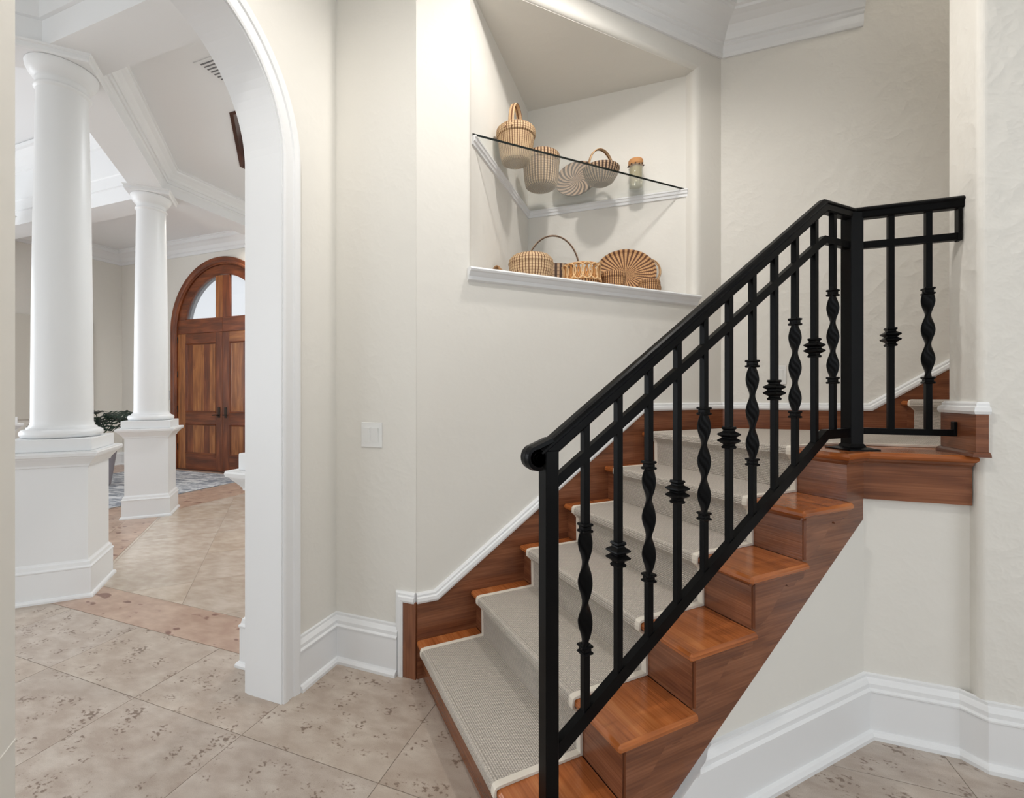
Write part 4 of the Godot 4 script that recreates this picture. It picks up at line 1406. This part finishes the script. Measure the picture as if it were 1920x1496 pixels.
func niche_things() -> void:
	var X := Vector3(1, 0, 0); var Nn := Vector3(0, 0, -1); var U := Vector3(0, 1, 0)
	# sill
	var b := MB.new()
	var s0 := RQ(0.795, QW); var s1 := RQ(2.325, QW)
	b.sweep(PackedVector2Array([RQ(0.80, QW), RQ(2.325, QW)]), pv([[-0.04, 0.0], [0.034, 0.0], [0.046, -0.004], [0.050, -0.012], [0.046, -0.020], [0.036, -0.024], [0.032, -0.030], [0.026, -0.038], [0.022, -0.042], [0.018, -0.058], [0.008, -0.062], [0.0, -0.064], [-0.04, -0.064]]), V(0, 0, 1.906), X, Nn)
	var sl := struct("trim_4", b, "trim", "white moulded ledge along the foot of the niche")
	b = MB.new()
	plan(PackedVector2Array([RQ(0.825, QW + 0.01), RQ(2.28, QW + 0.01), Vector2(EN + 0.002, NN - 0.002)]), 1.9, 1.904, b)
	obj("ledge_top", b, "trim", sl)
	# glass shelf on white cleats
	var sh := thing("glass_shelf", "three-cornered glass shelf on white cleats across the niche", "shelf")
	var gu := 2.600
	b = MB.new()
	var tri := PackedVector2Array([Vector2(EN + 0.003, 2.098), Vector2(0.145, NN - 0.003), Vector2(EN + 0.003, NN - 0.003)])
	plan(tri, gu, gu + 0.008, b)
	obj("glass", b, "glass", sh)
	b = MB.new()
	b.sweep(PackedVector2Array([tri[0], tri[1]]), pv([[0.0, -0.001], [0.0025, -0.001], [0.0025, 0.009], [0.0, 0.009]]), V(0, 0, gu), X, Nn)
	obj("glass_edge", b, "glass_edge", sh)
	b = MB.new()
	var cl := pv([[0, 0], [0, -0.045], [0.008, -0.045], [0.010, -0.030], [0.016, -0.026], [0.018, -0.012], [0.022, -0.008], [0.022, 0]])
	b.sweep(PackedVector2Array([Vector2(EN, tri[0].y), Vector2(EN, NN), Vector2(tri[1].x + 0.02, NN)]), cl, V(0, 0, gu), X, Nn)
	obj("cleat", b, "trim", sh)
	var gt := gu + 0.0095
	# tall handled basket
	var t := thing("basket", "tall woven basket with upright handle, leftmost on the glass shelf", "basket", V(-0.767, 2.456, gt), 1.5, "coiled grass baskets in the niche")
	obj("body", coil_mesh([[0.0, 0.004], [0.06, 0.0], [0.080, 0.006], [0.090, 0.05], [0.098, 0.10], [0.102, 0.135], [0.092, 0.150], [0.0, 0.145]], 34), "coil_fine", t)
	var lid := obj("lid", coil_mesh([[0.0, 0.142], [0.107, 0.140], [0.111, 0.152], [0.110, 0.178], [0.104, 0.186], [0.0, 0.192]], 22), "coil_fine", t)
	obj("handle", strap_mesh(0.034, 0.150, 0.075, 0.009, 0.180), "strap", t)
	for s in [-1.0, 1.0]:
		b = MB.new()
		var circ := PackedVector2Array()
		for i in 8: circ.append(Vector2(cos(TAU * i / 8), sin(TAU * i / 8)) * 0.005)
		b.tube(PackedVector3Array([Vector3(s * 0.06, 0.19, 0), Vector3(s * 0.10, 0.185, 0.012), Vector3(s * 0.112, 0.150, 0.022)]), circ, [Vector3(0, 0, 1)], true, 0.02)
		b.tube(PackedVector3Array([Vector3(s * 0.06, 0.19, 0), Vector3(s * 0.10, 0.185, -0.012), Vector3(s * 0.112, 0.150, -0.022)]), circ, [Vector3(0, 0, 1)], true, 0.02)
		obj("handle_tie", b, "strap", t)
	# lidded drum basket
	t = thing("basket", "round lidded basket with striped sides in the middle of the glass shelf", "basket", V(-0.708, 2.807, gt), 0.2, "coiled grass baskets in the niche")
	obj("body", coil_mesh([[0.0, 0.008], [0.03, 0.002], [0.085, 0.0], [0.098, 0.010], [0.108, 0.06], [0.112, 0.12], [0.112, 0.155], [0.0, 0.155]], 26), "coil_stripe", t)
	obj("lid", coil_mesh([[0.0, 0.154], [0.116, 0.154], [0.118, 0.165], [0.117, 0.195], [0.108, 0.206], [0.0, 0.210]], 18), "coil_stripe", t)
	# flat tray leaning in the corner
	t = thing("woven_tray", "round spiral-woven tray leaning behind the lidded basket", "tray", V(-0.530, 3.030, gt + 0.002), 0.0, "coiled grass baskets in the niche")
	t.rotation = Vector3(deg_to_rad(72), 0, 0)
	var tr := swirl_disc(0.142, 26, 0.012)
	var tb := obj("weave", tr, "swirl", t)
	tb.position = Vector3(0, 0, -0.144)
	# open bowl with tilted handle
	t = thing("basket", "shallow open bowl basket with a looped handle on the glass shelf", "basket", V(-0.346, 2.895, gt), 0.75, "coiled grass baskets in the niche")
	obj("body", coil_mesh([[0.0, 0.004], [0.045, 0.0], [0.075, 0.018], [0.100, 0.055], [0.112, 0.088], [0.113, 0.098], [0.104, 0.098], [0.095, 0.06], [0.07, 0.028], [0.0, 0.014]], 26), "coil_dark", t)
	var hd := obj("handle", strap_mesh(0.026, 0.135, 0.092, 0.010, 0.085), "strap", t)
	hd.rotation.y = 0.0
	# jar with cork lid
	t = thing("glass_jar", "tall glass jar of shells and moss with a beaded cork lid", "jar", V(-0.145, 3.045, gt), 0.0)
	b = MB.new()
	b.lathe(pv([[0.0, 0.001], [0.040, 0.001], [0.045, 0.006], [0.045, 0.150], [0.038, 0.160], [0.034, 0.160], [0.041, 0.148], [0.041, 0.008], [0.0, 0.006]]), Vector3.ZERO, 32)
	obj("glass", b, "jar_glass", t)
	b = MB.new()
	b.lathe(pv([[0.0, 0.008], [0.039, 0.010], [0.0395, 0.045], [0.038, 0.090], [0.0385, 0.140], [0.0, 0.142]]), Vector3.ZERO, 24)
	obj("moss", b, "moss", t)
	for i in 7:
		b = MB.new()
		var a := -1.9 + i * 0.45
		var ctr := Vector3(cos(a) * 0.036, 0.02 + (i * 37 % 5) * 0.009, -sin(a) * 0.036)
		b.lathe(pv([[0.0, -0.009], [0.007, -0.006], [0.010, 0.0], [0.007, 0.006], [0.0, 0.009]]), ctr, 10)
		obj("shell", b, "shell", t)
	b = MB.new()
	b.lathe(pv([[0.0, 0.150], [0.040, 0.150], [0.046, 0.160], [0.046, 0.184], [0.042, 0.190], [0.0, 0.190]]), Vector3.ZERO, 24, true)
	var ck := obj("cork_lid", b, "cork", t)
	for i in 12:
		b = MB.new()
		var a := TAU * i / 12
		b.lathe(pv([[0.0, -0.006], [0.006, 0.0], [0.0, 0.006]]), Vector3(cos(a) * 0.048, 0.150 + 0.004 * sin(i * 2.4), -sin(a) * 0.048), 8)
		obj("bead", b, "bead", ck)
		if i % 2 == 0:
			b = MB.new()
			b.lathe(pv([[0.0, -0.005], [0.005, 0.0], [0.0, 0.005]]), Vector3(cos(a * 2.0) * 0.02, 0.195, -sin(a * 2.0) * 0.02), 8)
			obj("bead", b, "bead", ck)
	# ---- along the ledge
	var lt := 1.9065
	var lt2 := 1.9045
	t = thing("basket", "tiny cup basket lying on its side at the left end of the ledge", "basket", V(-0.790, 2.235, lt2 + 0.030), -0.6, "coiled grass baskets in the niche")
	t.rotation = Vector3(deg_to_rad(80), -0.5, 0)
	obj("body", coil_mesh([[0.0, -0.03], [0.012, -0.03], [0.020, -0.01], [0.029, 0.02], [0.029, 0.028], [0.024, 0.026], [0.016, -0.005], [0.0, -0.016]], 14, 0.001, 24), "coil_amber", t)
	t = thing("basket", "round lidded basket with pale stitching at the left of the ledge", "basket", V(-0.672, 2.432, lt2), 0.3, "coiled grass baskets in the niche")
	obj("body", coil_mesh([[0.0, 0.0], [0.085, 0.0], [0.108, 0.03], [0.120, 0.07], [0.121, 0.105], [0.0, 0.105]], 22), "coil_fine", t)
	lid = obj("lid", coil_mesh([[0.0, 0.104], [0.122, 0.104], [0.125, 0.112], [0.120, 0.135], [0.100, 0.155], [0.05, 0.166], [0.0, 0.168]], 18), "coil_fine", t)
	b = MB.new()
	b.lathe(pv([[0.0, 0.165], [0.008, 0.168], [0.006, 0.174], [0.012, 0.180], [0.010, 0.188], [0.0, 0.190]]), Vector3.ZERO, 14)
	obj("knob", b, "strap", lid)
	t = thing("basket", "dark low basket with a tall thin hoop handle behind the others on the ledge", "basket", V(-0.665, 2.945, lt2), 0.30, "coiled grass baskets in the niche")
	obj("body", coil_mesh([[0.0, 0.0], [0.12, 0.0], [0.145, 0.06], [0.158, 0.16], [0.160, 0.215], [0.152, 0.215], [0.135, 0.06], [0.0, 0.012]], 30), "coil_dark", t)
	obj("handle", strap_mesh(0.012, 0.245, 0.176, 0.012, 0.195), "strap_dark", t)
	# open loopwork basket
	t = thing("basket", "amber openwork basket of looped strands in the middle of the ledge", "basket", V(-0.425, 2.632, lt2), 0.0, "coiled grass baskets in the niche")
	b = coil_mesh([[0.0, 0.0], [0.08, 0.0], [0.095, 0.02], [0.098, 0.04], [0.09, 0.04], [0.075, 0.012], [0.0, 0.008]], 14)
	obj("body", b, "coil_amber", t)
	var cc := PackedVector2Array()
	for i in 7: cc.append(Vector2(cos(TAU * i / 7), sin(TAU * i / 7)) * 0.0048)
	for ring in 2:
		for i in 14:
			b = MB.new()
			var path := PackedVector3Array(); var sd := []
			for k in 17:
				var a := TAU * k / 16.0
				var th := TAU * (i + 0.5 * ring) / 14.0 + sin(a) * 0.30
				var rad := 0.102 + 0.004 * cos(a * 2.0) + ring * 0.005
				path.append(Vector3(cos(th) * rad, 0.082 - cos(a) * 0.044, -sin(th) * rad))
				sd.append(Vector3(cos(th), 0, -sin(th)))
			b.tube(path, cc, sd)
			obj("strand", b, "cord_amber" if ring == 0 else "cord_tan", t)
	b = MB.new()
	var rim := PackedVector3Array(); var rs := []
	for k in 33:
		var a := TAU * k / 32.0
		rim.append(Vector3(cos(a) * 0.106, 0.126, -sin(a) * 0.106)); rs.append(Vector3.UP)
	b.tube(rim, cc, rs)
	obj("rim", b, "cord_amber", t)
	t = thing("basket", "small lidded basket before the leaning oval tray on the ledge", "basket", V(-0.262, 2.764, lt2), 0.0, "coiled grass baskets in the niche")
	obj("body", coil_mesh([[0.0, 0.0], [0.060, 0.0], [0.070, 0.04], [0.072, 0.078], [0.0, 0.078]], 16), "coil_amber", t)
	obj("lid", coil_mesh([[0.0, 0.077], [0.074, 0.077], [0.076, 0.086], [0.072, 0.106], [0.05, 0.116], [0.0, 0.120]], 12), "coil_amber", t)
	t = thing("basket", "small squat basket at the right end of the ledge", "basket", V(-0.060, 2.905, lt2), 0.0, "coiled grass baskets in the niche")
	obj("body", coil_mesh([[0.0, 0.0], [0.060, 0.0], [0.068, 0.03], [0.062, 0.058], [0.0, 0.058]], 12), "coil_amber", t)
	obj("lid", coil_mesh([[0.0, 0.057], [0.060, 0.057], [0.064, 0.066], [0.058, 0.080], [0.0, 0.086]], 10), "coil_amber", t)
	# big oval tray leaning on the back of the niche
	t = thing("woven_tray", "large oval sunburst tray with side handles leaning at the back of the niche", "tray", V(-0.203, 2.985, lt2 + 0.003), 0.0, "coiled grass baskets in the niche")
	t.rotation = Vector3(deg_to_rad(68), 0.15, 0)
	var big := obj("weave", coil_mesh([[0.0, 0.004], [0.055, 0.0], [0.075, 0.004], [0.078, 0.012], [0.14, 0.016], [0.168, 0.022], [0.180, 0.034], [0.184, 0.044], [0.176, 0.046], [0.160, 0.034], [0.07, 0.022], [0.0, 0.012]], 30), "coil_amber", t)
	big.position = Vector3(0, 0, -0.165)
	big.scale = Vector3(1.03, 1, 0.97)
	for s in [-1.0, 1.0]:
		b = MB.new()
		var path := PackedVector3Array(); var sd := []
		for k in 13:
			var a := PI * k / 12.0
			path.append(Vector3(s * (0.155 + sin(a) * 0.055), 0.040, -0.165 - cos(a) * 0.085)); sd.append(Vector3.UP)
		var c2 := PackedVector2Array()
		for i in 8: c2.append(Vector2(cos(TAU * i / 8), sin(TAU * i / 8)) * 0.008)
		b.tube(path, c2, sd, true, 0.03)
		obj("handle", b, "strap", t)

func swirl_disc(R: float, rays: int, depth: float) -> MB:
	# a shallow dish whose pattern winds round the middle
	var b := MB.new()
	var rings := 14
	var f := func(i: int, s: int, segs: int) -> Vector3:
		var k := float(i) / rings
		var a := TAU * s / segs
		var rr := R * k
		return Vector3(cos(a) * rr, depth * k * k, -sin(a) * rr)
	var segs := 60
	for i in rings:
		for s in segs:
			var t0 := Vector2(float(s) / segs + i * 0.011, 0.12); var t1 := Vector2(float(s + 1) / segs + i * 0.011, 0.12)
			var t2 := Vector2(float(s + 1) / segs + (i + 1) * 0.011, 0.12); var t3 := Vector2(float(s) / segs + (i + 1) * 0.011, 0.12)
			var a: Vector3 = f.call(i, s, segs); var c: Vector3 = f.call(i, s + 1, segs); var d: Vector3 = f.call(i + 1, s + 1, segs); var e: Vector3 = f.call(i + 1, s, segs)
			var n := (e - a).cross(d - a).normalized()
			if n.y > 0: n = -n
			b.quadn(a, c, d, e, n, n, n, n, t0, t1, t2, t3)
			var up := Vector3(0, 0.007, 0)
			b.quadn(e + up, d + up, c + up, a + up, -n, -n, -n, -n, t3, t2, t1, t0)
	for s in segs:
		var a: Vector3 = f.call(rings, s, segs); var c: Vector3 = f.call(rings, s + 1, segs)
		b.quad(a, c, c + Vector3(0, 0.007, 0), a + Vector3(0, 0.007, 0))
	return b

# ------------------------------------------------------------------ small things
func small_things() -> void:
	var X := Vector3(1, 0, 0); var Nn := Vector3(0, 0, -1); var U := Vector3(0, 1, 0)
	# light switch
	var t := thing("light_switch", "white double rocker light switch on the wall between arch and stair", "switch", V(-1.286, NS, 1.104))
	var b := MB.new()
	b.cbox(Vector3(-0.059, -0.060, 0.0), Vector3(0.059, 0.060, 0.006), 0.003)
	obj("plate", b, "plastic", t)
	for s in [-1.0, 1.0]:
		b = MB.new()
		b.prism(pv([[-0.034, 0.006], [-0.034, 0.0075], [0.034, 0.0125], [0.034, 0.006]]), Vector3(s * 0.023 + 0.0165, 0, 0), Vector3(0, 1, 0), Vector3(0, 0, 1), -0.033, 0.0)
		obj("rocker", b, "plastic", t)
	# outlet behind the railing
	t = thing("wall_outlet", "small white wall plate behind the railing above the landing", "outlet", V(0.695, NB, 1.415))
	b = MB.new()
	b.cbox(Vector3(-0.036, -0.058, 0.0), Vector3(0.036, 0.058, 0.006), 0.003)
	obj("plate", b, "plastic", t)
	b = MB.new()
	b.cbox(Vector3(-0.017, -0.034, 0.005), Vector3(0.017, 0.034, 0.009), 0.002)
	obj("socket", b, "plastic", t)
	# rug in the entry
	b = MB.new()
	b.cbox(V(-8.3, 3.25, 0.001), V(-5.83, 5.30, 0.012), 0.004)
	tag(obj("rug", b, "rug"), "grey and white distressed rug before the front door", "rug")
	# picture on the far wall
	t = thing("picture", "wide pale canvas with dark side edges on the far hall wall", "picture", V(EW, 4.235, 1.72))
	for s in [-1.0, 1.0]:
		b = MB.new()
		b.cbox(Vector3(0.0, -0.82, s * 0.735 - 0.012), Vector3(0.035, 0.82, s * 0.735 + 0.012), 0.002)
		obj("side_edge", b, "frame_black", t)
	b = MB.new()
	b.cbox(Vector3(0.0, -0.82, -0.722), Vector3(0.03, 0.82, 0.722), 0.002)
	obj("canvas", b, "print", t)
	# sensor and thermostat beside the door
	b = MB.new()
	b.cbox(V(-8.13, ND - 0.03, 2.86), V(-8.07, ND, 2.94), 0.01)
	tag(obj("motion_sensor", b, "plastic"), "small white motion sensor high beside the front door", "sensor")
	b = MB.new()
	b.cbox(V(-8.09, ND - 0.014, 1.20), V(-8.02, ND, 1.36), 0.004)
	tag(obj("keypad", b, "plastic"), "slim white keypad on the wall beside the front door", "keypad")
	# plant in its pot
	plant(V(-7.35, 4.02, 0.0125))
	# lamps on the ceilings, all above the picture
	ceiling_lamp(V(-0.12, 1.90, CE), 0.10, 1.15, Color(1.0, 0.98, 0.955), "round ceiling lamp above the foot of the stair")
	ceiling_lamp(V(-0.62, 0.45, CE), 0.10, 1.35, Color(1.0, 0.985, 0.965), "round ceiling lamp above the floor before the arch")
	ceiling_lamp(V(-2.657, 4.38, 4.16), 0.16, 3.0, Color(0.96, 0.98, 1.0), "round ceiling lamp up in the octagonal opening of the hall ceiling")
	ceiling_lamp(V(-5.62, 5.12, 3.89), 0.12, 1.6, Color(1.0, 0.97, 0.93), "round ceiling lamp before the front door")
	ceiling_lamp(V(2.2, 2.65, 4.5), 0.13, 0.4, Color(1.0, 0.97, 0.93), "round ceiling lamp high above the second flight")

func plant(at: Vector3) -> void:
	var t := thing("potted_plant", "dark green split-leaf plant in a grey tapered pot by the pedestals", "plant", at)
	var b := MB.new()
	b.lathe(pv([[0.0, 0.0], [0.11, 0.0], [0.13, 0.02], [0.20, 0.52], [0.21, 0.54], [0.19, 0.54], [0.185, 0.50], [0.0, 0.50]]), Vector3.ZERO, 32)
	obj("pot", b, "pot", t)
	b = MB.new()
	b.lathe(pv([[0.0, 0.512], [0.184, 0.503]]), Vector3.ZERO, 24)
	obj("soil", b, "soil", t)
	var leaf := leaf_mesh()
	var g := RandomNumberGenerator.new()
	g.seed = 5
	for i in 15:
		var a := TAU * i / 15.0 * 2.0 + g.randf_range(-0.3, 0.3)
		var rr := g.randf_range(0.12, 0.46)
		var hh := 0.98 - rr * 0.25 + g.randf_range(-0.10, 0.10)
		var tip := Vector3(cos(a) * rr, hh, -sin(a) * rr)
		var path := PackedVector3Array(); var sd := []
		for k in 7:
			var f := k / 6.0
			path.append(Vector3(cos(a) * rr * f * f, lerpf(0.5, hh, sin(f * PI / 2)), -sin(a) * rr * f * f)); sd.append(Vector3(sin(a), 0, cos(a)))
		var cc := PackedVector2Array()
		for k in 6: cc.append(Vector2(cos(TAU * k / 6), sin(TAU * k / 6)) * 0.006)
		b = MB.new()
		b.tube(path, cc, sd)
		obj("stem", b, "stem", t)
		var o := objm("leaf", leaf, "leaf", t)
		o.position = tip
		o.rotation = Vector3(0, a, 0)
		o.rotate_object_local(Vector3(0, 0, 1), g.randf_range(-0.7, 0.1))
		o.rotate_object_local(Vector3(1, 0, 0), g.randf_range(-0.4, 0.4))
		o.scale = Vector3.ONE * g.randf_range(1.1, 1.6)

func leaf_mesh() -> ArrayMesh:
	# a heart-shaped blade split into fingers along its ribs
	var b := MB.new()
	var n := 7
	for s in [-1.0, 1.0]:
		for i in n:
			var f0 := float(i) / n; var f1 := (i + 0.72) / n
			var w := 0.135 * sin(PI * (0.12 + 0.80 * (f0 + f1) / 2.0)) + 0.01
			var x0 := -0.05 + 0.30 * f0; var x1 := -0.05 + 0.30 * f1
			var sweep := 0.06 * (0.3 + f0)
			var p0 := Vector3(x0, 0.0, 0.0); var p1 := Vector3(x1, 0.0, 0.0)
			var q0 := Vector3(x0 + sweep * 0.6, 0.018, s * w * 0.6); var q1 := Vector3(x1 + sweep * 0.6, 0.018, s * w * 0.6)
			var e := Vector3((x0 + x1) / 2.0 + sweep, -0.004, s * w)
			var th := Vector3(0, 0.0016, 0)
			for k in [[Vector3.ZERO, 1.0], [th, -1.0]]:
				b.quad(p0 + k[0], p1 + k[0], q1 + k[0], q0 + k[0])
				b.quad(q0 + k[0], q1 + k[0], e + k[0], e + k[0] + Vector3(-0.01, 0, 0))
	b.cbox(Vector3(-0.06, -0.002, -0.003), Vector3(0.25, 0.004, 0.003), 0.001)
	for i in n:
		var x0 := -0.05 + 0.30 * i / n
		b.box(Vector3(x0, -0.0005, -0.02), Vector3(x0 + 0.043, 0.002, 0.02))
	return b.mesh()
